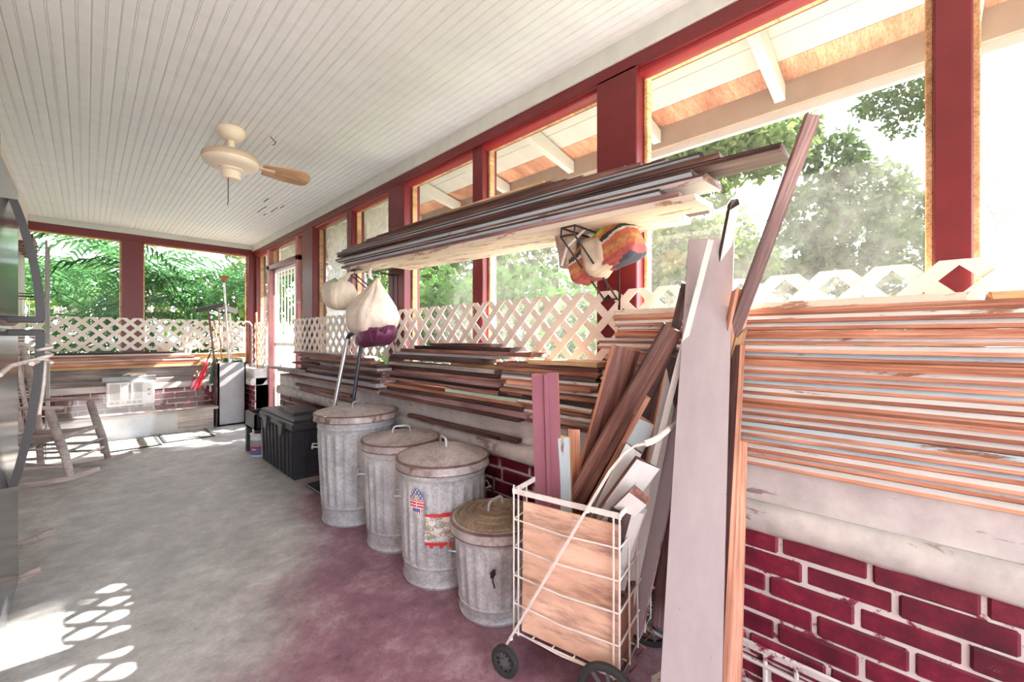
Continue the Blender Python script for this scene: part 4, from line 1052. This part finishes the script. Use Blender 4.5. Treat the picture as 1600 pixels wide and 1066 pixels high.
# ------------------------------------------------------------------ fridge
FX = -.205
def glossy_black():
    m, t, b = nodes('glossy_black_enamel'); v = coords(t); n_ = noise(t, v, 300, 2); b.inputs['Base Color'].default_value = (.03, .03, .033, 1)
    b.inputs['Roughness'].default_value = .16; b.inputs['Specular IOR Level'].default_value = .9; bump(t, b, n_, .06, .001); return m
GB = glossy_black()
r = empty('refrigerator', (FX, 2.38, FLOOR)); tag(r, 'black refrigerator with bowed door handles at the edge of the porch', 'refrigerator')
MB().box((-.70, -.40, .02), (-.06, .40, 1.74), 0, None, .006).build('fridge_body', BLACKP, r)
du = MB().box((-.055, -.40, 1.17), (0, .40, 1.76), 0, None, .012).build('freezer_door', GB, r)
dl = MB().box((-.055, -.40, .06), (0, .40, 1.155), 0, None, .012).build('fridge_door', GB, r)
MB().box((-.05, -.39, 0), (-.03, .39, .055)).build('kick_plate', BLACKP, r)
MB().box((-.08, -.38, 1.74), (-.01, -.02, 1.86), 0, None, .01).build('top_hinge_cover', GB, r)
GH = plain('satin_grey_handle', (.035, .033, .037), .5, bmp=0)
def bow(z0, z1, zbig, parent):
    """handle from z0 at the door to z1 furthest out"""
    mb = MB(); pts = []; yy = .06
    for k in range(17):
        u = k / 16; z = z0 + (z1 - z0) * u; out = .012 + .068 * math.sin(u * PI / 2) ** .9
        pts.append((out, yy, z))
    inner = [(x - .012, yy - .014, z) for x, _, z in pts]; outer = [(x + .012, yy - .014, z) for x, _, z in pts]
    for i in range(16): mb.prism([inner[i], outer[i], outer[i + 1], inner[i + 1]], (0, 0, 0), (0, .028, 0))
    mb.box((-.004, yy - .013, z1 - .012), (.09, yy + .013, z1 + .012), 0, None, .003)
    return mb.build('door_handle', GH, parent)
bow(1.64, 1.19, 0, du); bow(.56, 1.14, 0, dl)
o = MB().tube([(.0, 2.30, 1.10), (-.14, 2.32, 1.085), (-.205 + .075, 2.44, 1.09), (-.11, 2.455, 1.095), (-.118, 2.425, 1.10), (-.14, 2.42, 1.095), (-.19, 2.30, 1.08), (-.195, 2.1, 1.06)][1:], .008, 8)
o.tube([(-.115 + .02 * math.cos(k * .7), 2.44 + .022 * math.sin(k * .7), 1.082 + .0035 * k) for k in range(22)], .006, 8)
o.tube([(-.115, 2.46, 1.09), (-.118, 2.462, 1.0), (-.13, 2.46, .88)], .006, 8)
tag(o.build('rope', ROPE, smooth=60), 'pale rope knotted around the refrigerator handle', 'rope')

# ------------------------------------------------------------------ log rocking chairs
def rocking_chair(loc, rz, label):
    r = empty('rocking_chair', loc, rz); tag(r, label, 'rocking chair')
    W2 = .25
    for s_ in (-1, 1):
        y = s_ * W2; pts = []
        for k in range(15):
            u = -1 + 2 * k / 14; pts.append((.0 + .42 * u, y, .012 + .075 * u * u))
        mb = MB()
        for a, b in zip(pts, pts[1:]): mb.bar(a, Vector(b) + (Vector(b) - Vector(a)) * .06, .034, .024, (0, 1, 0), 0, .004)
        mb.build('rocker', LOGW, r)
        MB().tube([(.25, y, .05), (.215, y, .22), (.165, y, .40), (.125, y, .565)], [.022, .027, .028, .027], 12).build('front_post', LOGW, r, smooth=60)
        MB().tube([(-.20, y, .04), (-.22, y, .4), (-.26, y, .75), (-.32, y, 1.06)], [.022, .026, .025, .02], 12).build('back_post', LOGW, r, smooth=60)
        mb = MB(); mb.bar((-.26, y, .60), (.20, y, .58), .06, .022, (0, 0, 1), 0, .005); mb.build('armrest', LOGW, r)
        for z in (.13, .20, .27): MB().tube([(.225, y, z), (-.21, y, z + .01)], .011, 8).build('side_rung', LOGW, r, smooth=60)
    for z in (.16, .24): MB().tube([(.226, -W2, z), (.226, W2, z)], .012, 8).build('front_rung', LOGW, r, smooth=60)
    MB().tube([(-.215, -W2, .22), (-.215, W2, .22)], .012, 8).build('back_rung', LOGW, r, smooth=60)
    st = MB()
    for k in range(15): y = -.235 + .47 * k / 14; st.tube([(.185, y, .345), (.07, y, .328 + .004 * (k % 2)), (-.08, y, .322), (-.215, y, .335)], .013, 8)
    st.build('woven_seat', W_GREY, r, smooth=60)
    MB().tube([(.185, -W2, .345), (.185, W2, .345)], .017, 10).build('seat_rail', LOGW, r, smooth=60)
    for k in range(5): MB().bar((-.225, -.17 + .085 * k, .36), (-.315, -.17 + .085 * k, 1.02), .045, .012, (1, 0, 0), 0, .003).build('back_slat', LOGW, r)
    MB().bar((-.318, -W2 - .02, 1.03), (-.318, W2 + .02, 1.03), .05, .03, (0, 0, 1), 0, .006).build('top_rail', LOGW, r)
    return r
rocking_chair((-.20, 5.02, FLOOR), R(-26), 'weathered pale log rocking chair facing the bins, beside the wire shelf')
rocking_chair((-.55, 3.08, FLOOR), R(-3), 'white rocking chair mostly hidden behind the refrigerator')

# ------------------------------------------------------------------ wire shelf by the end wall
r = empty('wire_shelf', (-.46, 5.95, FLOOR)); tag(r, 'tall dark wire shelving rack standing by the end windows', 'shelf')
for x in (-.2, .2):
    for y in (-.18, .18): MB().tube([(x, y, 0), (x, y, 2.02)], .009, 8).build('upright', ACG, r, smooth=60)
for z in (.15, .62, 1.12, 1.52, 1.95):
    mb = MB()
    for k in range(9): mb.tube([(-.2 + .05 * k, -.18, z), (-.2 + .05 * k, .18, z)], .003, 5)
    for y in (-.18, .18): mb.tube([(-.2, y, z), (.2, y, z)], .005, 6); mb.tube([(-.2, y, z - .03), (.2, y, z - .03)], .004, 6)
    mb.build('wire_deck', DKMETAL, r, smooth=60)
mb = MB()
for k in range(11): mb.tube([(-.19 + .038 * k, .18, .15), (-.19 + .038 * k, .18, 1.5)], .0025, 5)
for k in range(12): mb.tube([(-.2, .18, .25 + .1 * k), (.2, .18, .25 + .1 * k)], .0025, 5)
mb.build('back_mesh', STEEL, r, smooth=60)

# ------------------------------------------------------------------ air conditioner, bench, acrylic sheet at the end wall
r = empty('air_conditioner', (.36, 6.50, .42)); tag(r, 'white window air conditioner set into the end brick wall', 'air conditioner')
mb = MB(); mb.box((-.205, -.03, -.02), (.205, .10, .255), 0, None, .01); mb.build('casing', ACW, r)
mb = MB(); mb.box((-.185, -.035, .055), (.10, -.028, .235)); go = mb.build('grille', ACG, r)
mb = MB()
for x in (-.185, -.09, .005, .10): mb.box((x - .004, -.040, .05), (x + .004, -.030, .24))
for k in range(16): z = .06 + .17 * k / 15; mb.box((-.185, -.037, z - .0018), (.10, -.030, z + .0018))
mb.build('grille_bars', ACW, go)
mb = MB()
for k in range(6): mb.box((-.18 + .047 * k, -.034, .005), (-.143 + .047 * k, -.028, .035))
mb.build('lower_vent', ACG, r)
mb = MB(); mb.box((.115, -.035, .0), (.195, -.028, .235)); pa = mb.build('control_panel', ACW, r)
for z in (.10, .155): MB().lathe([(0, 0), (.014, 0), (.012, .014), (0, .014)], 14).build('knob', ACG, pa).matrix_local = Matrix.Translation((.155, -.035, z)) @ Matrix.Rotation(R(90), 4, 'X')
o = MB().box((0, 0, 0), (.46, .06, .055), 0, None, .003).build('mounting_board', SLATEM, loc=(.12, 6.49, .68)); tag(o, 'grey board fixed above the white air conditioner', 'board')
o = MB().tube([(0, 0, 0), (.05, 0, .02), (.08, -.01, .006), (.14, 0, .01), (.2, 0, .0)], [.006, .012, .02, .012, .005], 8).build('rag', SACK, loc=(.29, 6.51, .747)); tag(o, 'crumpled pale rag on the board above the air conditioner', 'rag')
r = empty('low_bench', (.35, 6.35, FLOOR)); tag(r, 'low grey wooden bench along the end wall below the air conditioner', 'bench')
MB().box((-.95, -.13, .24), (.80, .13, .27), 0, None, .004).build('bench_top', W_GREY, r)
MB().box((-.9, -.11, .0), (.40, -.09, .24)).build('front_board', SLATEM, r); MB().box((.40, -.11, 0), (.75, -.09, .24)).build('side_board', W_GREY, r)
o = MB().box((0, 0, 0), (1.22, .006, .52)).build('acrylic_sheet', CLEARP, loc=(-.22, 6.16, FLOOR)); o.rotation_euler = (R(-5), 0, 0); tag(o, 'dusty clear plastic sheet leaning on the low bench', 'sheet')
# hand brush hanging on the bricks
r = empty('hand_brush', (.98, 6.57, .62)); tag(r, 'dark red hand brush hanging on the end wall bricks', 'brush')
MB().tube([(0, 0, .14), (0, 0, .05)], [.012, .016], 10).build('brush_handle', W_ORANGE, r, smooth=60)
mb = MB(); mb.add([(-.03, -.02, .05), (.03, -.02, .05), (.03, .02, .05), (-.03, .02, .05), (-.07, -.025, -.08), (.05, -.025, -.08), (.05, .025, -.08), (-.07, .025, -.08)], [(0, 1, 2, 3), (4, 7, 6, 5), (0, 4, 5, 1), (1, 5, 6, 2), (2, 6, 7, 3), (3, 7, 4, 0)]); mb.build('bristles', plain('maroon_bristle', (.22, .06, .09), .9), r)

# grey cabinet of garden tools
r = empty('grey_cabinet', (1.31, 6.40, FLOOR)); tag(r, 'narrow grey metal cabinet holding long-handled tools by the corner', 'cabinet')
CH = .80
mb = MB(); mb.box((-.15, -.09, 0), (.15, -.075, CH)); mb.box((-.15, .075, 0), (.15, .09, CH)); mb.box((.135, -.09, 0), (.15, .09, CH)); mb.box((-.15, -.09, 0), (-.135, .09, CH)); mb.box((-.15, -.09, 0), (.15, .09, .02))
mb.build('cabinet_shell', GREYBOX, r)
MB().box((-.175, -.08, 0), (-.153, .08, CH), 0, None, .002).build('cabinet_side', W_DARK, r)
def tool(name, label, base, top_, rad, m, group=None):
    o = empty(name, base); tag(o, label, 'garden tool', group)
    MB().tube([(0, 0, 0), Vector(top_) - Vector(base)], rad, 8).build('shaft', m, o, smooth=60); return o
bz = FLOOR + .03
def tip(o, top_, base): return Vector(top_) - Vector(base)
b_ = (1.22, 6.40, bz); t_ = at(325, 482, y=6.38); o = tool('push_broom', 'wide-headed push broom standing head up in the grey cabinet', b_, t_, .011, W_BROWN)
d = tip(o, t_, b_); MB().bar(d + Vector((-.13, -.03, -.04)), d + Vector((.16, .03, .06)), .05, .05, (0, 0, 1), 0, .008).build('broom_head', DKMETAL, o)
b_ = (1.26, 6.43, bz); t_ = at(341, 478, y=6.41); o = tool('garden_hoe', 'pale-handled hoe beside the push broom in the grey cabinet', b_, t_, .010, W_TAN)
d = tip(o, t_, b_); MB().bar(d + Vector((0, 0, 0)), d + Vector((.22, .05, -.06)), .03, .07, (0, 0, 1), 0, .01).build('hoe_blade', ACG, o)
b_ = (1.33, 6.38, bz); t_ = at(350, 436, y=6.36); o = tool('garden_torch', 'rusty-topped torch pole, highest of the tools in the grey cabinet', b_, t_, .012, STEEL)
d = tip(o, t_, b_); MB().lathe([(0, -.05), (.015, -.05), (.02, -.01), (.06, .02), (.055, .035), (.02, .04), (0, .05)], 20, 0, tuple(d)).build('torch_cup', RUST, o, smooth=40)
b_ = (1.29, 6.36, bz); t_ = at(334, 500, y=6.35); tool('bamboo_cane', 'thin cane leaning between the tool heads in the grey cabinet', b_, t_, .008, W_TAN)
b_ = (1.37, 6.42, bz); t_ = at(357, 520, y=6.4); tool('short_stake', 'short stake just visible above the grey cabinet', b_, t_, .012, ACG)
o = MB().box((-.05, -.03, 0), (.06, .03, .03), 0, None, .01).build('green_glove', GREENPL, loc=(1.385, 6.385, FLOOR + CH + .002)); tag(o, 'folded green glove on the rim of the grey cabinet', 'glove')
o = MB().box((-.04, -.02, 0), (.04, .02, .022), 0, None, .007).build('brown_grip', RUST, loc=(1.40, 6.40, FLOOR + CH + .034)); tag(o, 'brown wooden grip resting on the green glove', 'grip')
# loppers leaning on the cabinet
lp0 = at(303, 610, y=6.30); lp1 = at(332, 545, y=6.36)
r = empty('loppers', lp0); tag(r, 'bright red-handled loppers hanging beside the grey cabinet', 'loppers')
d = lp1 - lp0; MB().tube([(0, 0, 0), d * .55, d * .7], [.016, .014, .010], 8).build('handle', REDPL, r, smooth=60); MB().tube([d * .65, d], .009, 8).build('blade_arm', DKMETAL, r, smooth=60)
MB().tube([(.05, .0, .02), d * .55 + Vector((.02, 0, 0)), d * .7], [.016, .014, .010], 8).build('handle', REDPL, r, smooth=60)
g0 = at(329, 612, y=6.40); g1 = at(335, 560, y=6.4)
r = empty('green_shears', g0); tag(r, 'dark green-handled shears hanging between the loppers and the grey cabinet', 'shears')
d = g1 - g0; MB().tube([(0, 0, .10), d], [.02, .018], 8).build('handle', GREENPL, r, smooth=60); MB().tube([(0, 0, 0), (0, 0, .11)], .012, 8).build('shaft_tip', STEEL, r, smooth=60)
# pale poles in the corner
r = empty('walking_cane', (1.565, 6.43, FLOOR)); tag(r, 'pale cane with hooked top leaning in the corner by the door', 'cane')
MB().tube([(0, 0, 0), (0.0, .02, 1.22), (-.01, 0, 1.29), (-.04, -.01, 1.33), (-.09, -.02, 1.335), (-.12, -.03, 1.30)], .011, 8).build('cane_shaft', ACG, r, smooth=60)
o = MB().tube([(1.60, 6.28, FLOOR), (1.585, 6.33, 1.52)], .012, 8).build('wooden_pole', W_TAN, smooth=60); tag(o, 'straight pale pole in the corner beside the hooked cane', 'pole')

# pots on the end ledge
for k, x in enumerate((.43, .70)):
    o = MB().lathe([(0, 0), (.06, 0), (.085, .12), (.09, .12), (.09, .145), (.078, .145), (.07, .1), (0, .1)], 24).build('planter_pot', P_BEIGE, smooth=40, loc=(x, 6.98, .965))
    tag(o, ['cream planter pot outside the end window in front of the red post', 'cream planter pot outside the end window, clear of the red post'][k], 'pot', 'pots outside the end window')
struct(MB().box((-1, 6.86, .90), (1.7, 7.15, .965), 0, None, .004).build('trim_outer_shelf', W_TAN))

# door mats
def matm():
    m, t, b = nodes('patterned_rubber_mat'); v = coords(t, (1, 1, 1)); vo = N(t, 'ShaderNodeTexVoronoi'); vo.inputs['Scale'].default_value = 24; t.links.new(v.outputs[0], vo.inputs['Vector'])
    r_ = ramp(t, [(.28, (.09, .085, .08)), (.4, (.40, .37, .34))]); t.links.new(vo.outputs['Distance'], r_.inputs[0]); t.links.new(r_.outputs[0], b.inputs['Base Color']); b.inputs['Roughness'].default_value = .8; return m
MATM = matm()
for k, (x, y, wd, lab) in enumerate([(.80, 6.0, .42, 'patterned grey door mat nearer the grey cabinet'), (.33, 5.92, .42, 'patterned grey door mat nearer the rocking chair')]):
    r = empty('door_mat', (x, y, FLOOR)); tag(r, lab, 'mat', 'door mats by the end wall')
    MB().box((-wd / 2, -.28, 0), (wd / 2, .28, .008), 0, None, .003).build('mat_field', MATM, r)
    mb = MB()
    for s_ in (-1, 1): mb.box((s_ * wd / 2 - .012, -.29, 0), (s_ * wd / 2 + .012, .29, .012)); mb.box((-wd / 2, s_ * .28 - .012, 0), (wd / 2, s_ * .28 + .012, .012))
    mb.build('mat_border', RUBBER, r)

# ------------------------------------------------------------------ plastic sheeting outside the far windows
def sheet(y0, y1, z0, z1, label, x=WXO + .03):
    mb = MB(); nu, nv = 40, 24; rnd_ = random.Random(int(y0 * 100)); ph = [rnd_.uniform(0, 6) for _ in range(4)]
    for side in (0, .002):
        b = len(mb.v)
        for i in range(nu + 1):
            for j in range(nv + 1):
                y = y0 + (y1 - y0) * i / nu; z = z0 + (z1 - z0) * j / nv; v = (z1 - z) / (z1 - z0)
                mb.v.append((x + side + .012 * math.sin(y * 40 + ph[0] + v * 3) * (.3 + v * .5) + .01 * math.sin(y * 17 - z * 9 + ph[1]), y, z))
        for i in range(nu):
            for j in range(nv):
                q = [b + i * (nv + 1) + j, b + (i + 1) * (nv + 1) + j, b + (i + 1) * (nv + 1) + j + 1, b + i * (nv + 1) + j + 1]
                mb.f.append(q); mb.m.append(0)
    me = bpy.data.meshes.new('plastic_sheet'); me.from_pydata(mb.v, [], mb.f); me.materials.append(PLASTIC); me.shade_smooth()
    o = bpy.data.objects.new('plastic_sheet', me); C.objects.link(o)
    return tag(o, label, 'plastic sheet', 'plastic sheeting outside the far windows')
sheet(3.66, 4.56, .9, 2.34, 'wrinkled plastic sheet over the window just past the white sack, nearer the door')
sheet(2.88, 3.68, 1.78, 2.34, 'creased plastic sheet over the top of the window behind the white sack')
sheet(5.04, 6.06, 2.13, 2.34, 'creased plastic sheet over the glass above the barred door')
sheet(4.76, 5.02, 1.6, 2.34, 'narrow plastic sheet over the slim window beside the door')

# ------------------------------------------------------------------ garden
def leaf_mesh(name, blobs, n, size, mat, parent, seed, droop=.3):
    g = np.random.default_rng(seed); cs = np.array([b[0] for b in blobs], float); rs = np.array([b[1] if hasattr(b[1], '__len__') else (b[1],) * 3 for b in blobs], float)
    wgt = rs.prod(1) ** (2 / 3); idx = g.choice(len(blobs), n, p=wgt / wgt.sum())
    d = g.normal(size=(n, 3)); d /= np.linalg.norm(d, axis=1)[:, None]
    P_ = cs[idx] + d * rs[idx] * (g.uniform(.35, 1.05, n) ** .6)[:, None]
    a = g.normal(size=(n, 3)); a[:, 2] -= droop; a /= np.linalg.norm(a, axis=1)[:, None]
    b = np.cross(a, g.normal(size=(n, 3))); b /= np.linalg.norm(b, axis=1)[:, None]
    L = size * g.uniform(.6, 1.3, n)[:, None]; c = np.cross(a, b)
    V = np.stack([P_, P_ + a * L * .5 + b * L * .28 + c * L * .06, P_ + a * L, P_ + a * L * .5 - b * L * .28 + c * L * .06], 1).reshape(-1, 3)
    me = bpy.data.meshes.new(name); F = np.arange(4 * n).reshape(-1, 4)
    me.vertices.add(4 * n); me.vertices.foreach_set('co', V.ravel()); me.loops.add(4 * n); me.loops.foreach_set('vertex_index', F.ravel())
    me.polygons.add(n); me.polygons.foreach_set('loop_start', np.arange(0, 4 * n, 4)); me.polygons.foreach_set('loop_total', np.full(n, 4))
    me.update(calc_edges=True); me.materials.append(mat); o = bpy.data.objects.new(name, me); C.objects.link(o); o.parent = parent; return o
def tree(name, label, base, blobs, n, size, mat, limbs, seed, cat='tree', group=None):
    r = empty(name, base); tag(r, label, cat, group); B = Vector(base)
    mb = MB()
    for pts, r0, r1 in limbs:
        k = len(pts); mb.tube([Vector(q) - B for q in pts], [r0 + (r1 - r0) * i / (k - 1) for i in range(k)], 8)
    mb.build('trunk', BARK, r, smooth=60)
    leaf_mesh('crown', [(tuple(Vector(c) - B), q) for c, q in blobs], n, size, mat, r, seed); return r
GZ = -.2
def P(px, py, t): return tuple(at(px, py, t=t))
# middle-distance tree seen through the widest window
c = at(1325, 400, t=14)
tree('leafy_tree', 'large leafy tree seen through the widest window behind the stack', (c.x, c.y, GZ),
     [(P(1300, 250, 14), (.9, 1.0, .9)), (P(1345, 300, 14), (1.3, 1.3, 1.0)), (P(1270, 330, 14), (1.2, 1.2, .9)), (P(1400, 330, 14.3), (1.1, 1.2, .8)), (P(1330, 370, 13.6), (1.5, 1.5, .8)),
      (P(1240, 390, 14), (1.3, 1.3, .8)), (P(1420, 390, 14.5), (1.3, 1.3, .8)), (P(1200, 440, 14), (1.5, 1.5, .8)), (P(1300, 430, 14), (1.5, 1.5, .7)), (P(1400, 450, 14), (1.5, 1.5, .7))],
     6500, .33, LEAF_DK, [([(c.x, c.y, GZ), P(1325, 450, 14), P(1320, 380, 14), P(1310, 280, 14)], .28, .05), ([P(1325, 450, 14), P(1390, 370, 14)], .12, .03), ([P(1322, 440, 14), P(1250, 380, 14)], .12, .03)], 3)
# overhanging oak
c = at(1120, 500, t=12)
tree('spreading_oak', 'spreading oak with long pale limbs behind the ends of the rack boards', (c.x + 2, c.y + 3, GZ),
     [(P(1060, 245, 9), (1.0, .9, .45)), (P(1130, 235, 9), (1.0, .9, .5)), (P(1190, 240, 9.2), (.9, .9, .5)), (P(1235, 205, 9.4), (.6, .6, .35)), (P(1060, 400, 11), (1.6, 1.4, 1.0)), (P(1130, 420, 11.5), (1.5, 1.4, .9)),
      (P(1040, 470, 11), (1.6, 1.4, .7)), (P(1110, 300, 11), (.7, .7, .4))] + [((7.8 + .3 * (k % 2), 2.26 + .42 * k, 6.25), (1.1, .7, .9)) for k in range(5)],  # closing row of blobs: out-of-view canopy, added to shade the floor from sun
     18000, .2, LEAF_OAK, [([(c.x + 2, c.y + 3, GZ), P(950, 420, 12), P(1010, 400, 11), P(1080, 370, 10.5), P(1160, 350, 10)], .32, .05), ([P(950, 420, 12), P(960, 300, 10.5), P(1010, 255, 9.4), P(1080, 235, 9), P(1160, 222, 9)], .25, .05)], 5)
# branch hanging into the top of the view
c = at(1490, 500, t=8)
tree('tall_oak', 'oak whose leafy branch hangs in front of the sky beside the last red post', (c.x, c.y, GZ),
     [(P(1400, 150, 8), (.55, .6, .4)), (P(1440, 140, 8.2), (.5, .5, .5)), (P(1365, 165, 7.9), (.35, .35, .25)), (P(1420, 190, 8), (.45, .45, .25)), (P(1470, 60, 9), (1.0, .8, .8)), (P(1390, 90, 9), (.6, .6, .4))],
     2600, .13, LEAF_DK, [([(c.x, c.y, GZ), P(1488, 300, 8), P(1480, 160, 8.2), P(1420, 140, 8), P(1360, 150, 7.9)], .12, .02)], 7)
# royal palm far off
def frond(mb, base, az, elev, L, rnd, droop=.9, nl=30, wid=.32, lw=.022):
    ux = Vector((math.cos(az), math.sin(az), 0)); pts = []; p_ = Vector(base); a = elev
    for k in range(nl + 1):
        pts.append(p_.copy()); p_ = p_ + (ux * math.cos(a) + Vector((0, 0, math.sin(a)))) * (L / nl); a -= droop * 1.9 / nl * (.5 + k / nl)
    side = Vector((-ux.y, ux.x, 0))
    mb.tube(pts, [.012 * L / 2 * (1 - .85 * k / nl) for k in range(nl + 1)], 5)
    for k in range(3, nl + 1):
        u = k / nl; ll = wid * L * (math.sin(min(1, u * 1.25 + .1) * PI * .72) + .15)
        t_ = (pts[k] - pts[k - 1]).normalized()
        for s_ in (-1, 1):
            d1 = (side * s_ + t_ * .7 + Vector((0, 0, .12 + rnd.uniform(-.15, .15)))).normalized(); w_ = lw * L / 2
            a0 = pts[k]; m1 = a0 + d1 * ll * .5; e = a0 + d1 * ll * .92 + Vector((0, 0, -.28 * ll))
            mb.add([a0, m1 + t_ * w_, e, m1 - t_ * w_], [(0, 1, 2, 3)])
def palm(label, base, trunk_top, nf, L, seed, mat=LEAF_PALM, stems=1, group=None, e0=.1, e1=1.3, az0=0, azr=2 * PI, name='garden_palm', ymin=-99):
    rnd_ = random.Random(seed); r = empty(name, base); tag(r, label, 'palm', group); B = Vector(base); T = Vector(trunk_top) - B
    for s_ in range(stems):
        off = Vector((rnd_.uniform(-.2, .2), rnd_.uniform(-.2, .2), 0)) if stems > 1 else Vector()
        MB().tube([off, off + T * .5, T + off * .5], [.09, .07, .05] if stems == 1 else [.04, .035, .03], 8).build('stem', BARK, r, smooth=60)
    for k in range(nf):
        for _try in range(30):
            mb = MB(); frond(mb, T, az0 + azr * (k + rnd_.uniform(-.3, .3) - _try * .23) / nf, rnd_.uniform(e0, e1), L * rnd_.uniform(.8, 1.15) * (1 - .02 * _try), rnd_)
            if min(q[1] for q in mb.v) + B.y > ymin: break
        else: continue
        mb.build('frond', mat, r)
    return r
c = at(1527, 315, t=22)
palm('distant royal palm standing against the sky beyond the last post', (c.x, c.y, GZ), tuple(c), 13, 2.2, 2, LEAF_DK, e0=-.6, e1=1.0, name='royal_palm')
# shrubs close to the windows
def shrub(label, px0, px1, py_top, t, n, size, mat, seed, py_bot=None, group='shrubs outside the windows', k=6):
    rnd_ = random.Random(seed); bl = []
    for i in range(k):
        px = px0 + (px1 - px0) * (i + .5) / k; tt = t + rnd_.uniform(-.3, .5); top_ = at(px, py_top + rnd_.uniform(0, 45), t=tt); hgt = top_.z - GZ
        bl.append(((top_.x, top_.y, top_.z - hgt * .28), (t * .10, t * .10, hgt * .28))); bl.append(((top_.x, top_.y, GZ + hgt * .32), (t * .11, t * .11, hgt * .32)))
    b = at((px0 + px1) / 2, CY, t=t); r = empty('garden_shrub', (b.x, b.y, GZ)); tag(r, label, 'shrub', group); B = Vector((b.x, b.y, GZ))
    mb = MB()
    for i in range(k):
        c_, q = bl[2 * i]; mb.tube([Vector((c_[0], c_[1], GZ)) - B, Vector(c_) - B], [.05, .015], 6)
    mb.build('stems', BARK, r); leaf_mesh('foliage', [(tuple(Vector(a) - B), q) for a, q in bl], n, size, mat, r, seed); return r
shrub('bright green leafy shrub behind the lattice, below the striped bag', 765, 945, 405, 5.2, 5200, .13, LEAF_BR, 4)
shrub('light green shrub seen in the window between two mullions, left of the bright shrub', 640, 770, 395, 6.4, 4200, .16, LEAF_BR, 6)
shrub('low dark shrubs beyond the widest window under the big tree', 1000, 1480, 452, 8, 5200, .18, LEAF_OAK, 8, k=9)
# tall trees further back
def backtree(label, px0, px1, py0, t, n, size, mat, seed):
    rnd_ = random.Random(seed); bl = []; k = 8
    for i in range(k):
        px = px0 + (px1 - px0) * (i + .5) / k
        for j in range(3):
            q = at(px + rnd_.uniform(-15, 15), py0 + (CY - py0) * (j + .4) / 3.2 + rnd_.uniform(-8, 14), t=t + rnd_.uniform(-.6, .6)); rr = abs(px1 - px0) / FOC * t / k * 1.1
            bl.append((tuple(q), (rr, rr, max(rr * .8, (CY - py0) / FOC * t / 5))))
    c = at((px0 + px1) / 2, CY, t=t)
    return tree('background_tree', label, (c.x, c.y, GZ), bl, n, size, mat, [([(c.x, c.y, GZ), at((px0 + px1) / 2, (py0 + CY) / 2, t=t), at((px0 + px1) / 2, py0 + 20, t=t)], .22, .05)], seed, group='trees behind the shrubs')
backtree('yellow-green tree far behind the shrubs, left of the pale trunk', 610, 800, 250, 11, 5000, .24, LEAF_YE, 12)
backtree('broad green tree far behind, around the pale trunk', 790, 990, 285, 12, 4600, .25, LEAF_OAK, 13)
backtree('pale hazy tree behind the spreading oak', 980, 1180, 345, 19, 4000, .36, LEAF_OAK, 14)
backtree('distant tree row past the barred door', 380, 640, 300, 16, 6500, .32, LEAF_OAK, 15)
o = MB().tube([(P(893, 540, 8)[0], P(893, 540, 8)[1], GZ), P(893, 540, 8), P(891, 440, 8), P(887, 365, 8), P(880, 280, 8)], [.28, .26, .22, .2, .17], 12).build('pale_trunk', plain('pale_smooth_bark', (.55, .5, .44), .85, var=.15, scale=4), smooth=60)
tag(o, 'smooth pale tree trunk behind the bright green shrub', 'tree trunk')
# palms beyond the end wall
for k, (px, py, t, nf, L, lab) in enumerate([
    (160, 500, 6.6, 11, 2.1, 'feathery palm just outside the left end window, arching towards the red post'),
    (300, 505, 6.7, 11, 2.2, 'feathery palm just right of the red end post'),
    (100, 480, 7.6, 6, 2.3, 'taller palm further back in the left end window'),
    (350, 490, 7.4, 6, 2.2, 'palm behind the tool heads in the right end window'),
    (225, 450, 8.4, 6, 2.5, 'tall palm straight behind the red end post')]):
    c = at(px, py, t=t); palm(lab, (c.x, c.y, GZ), tuple(c), nf, L, 30 + k, stems=3, e0=.25, e1=1.3, ymin=7.2, group='palms beyond the end windows')
backtree('yellow-green foliage wall beyond the palms on the left', 20, 215, 410, 14, 1500, .3, LEAF_YE, 16)
backtree('yellow-green tree beyond the palms on the right', 205, 410, 430, 15, 1500, .3, LEAF_YE, 17)
shrub('dark green undergrowth at the foot of the palms outside the end wall', 60, 400, 512, 7.0, 2600, .14, LEAF_DK, 18, k=8)
# corner of the house outside the end window
r = empty('house_corner', (-.62, 7.25, GZ)); tag(r, 'white sided corner of the house outside the end window with brown eave', 'house')
MB().box((-.35, 0, 0), (.10, .5, 2.6), 0, None, .004).build('siding', EAVE_W, r); MB().box((-.35, -.12, 2.35), (.2, .5, 2.55), 0, None, .004).build('eave_board', W_BROWN, r)

# everything was laid out with the floor a little above zero: settle it on zero
bpy.context.view_layer.update()
for o in list(bpy.data.objects):
    if o.parent is None: o.location.z -= FLOOR
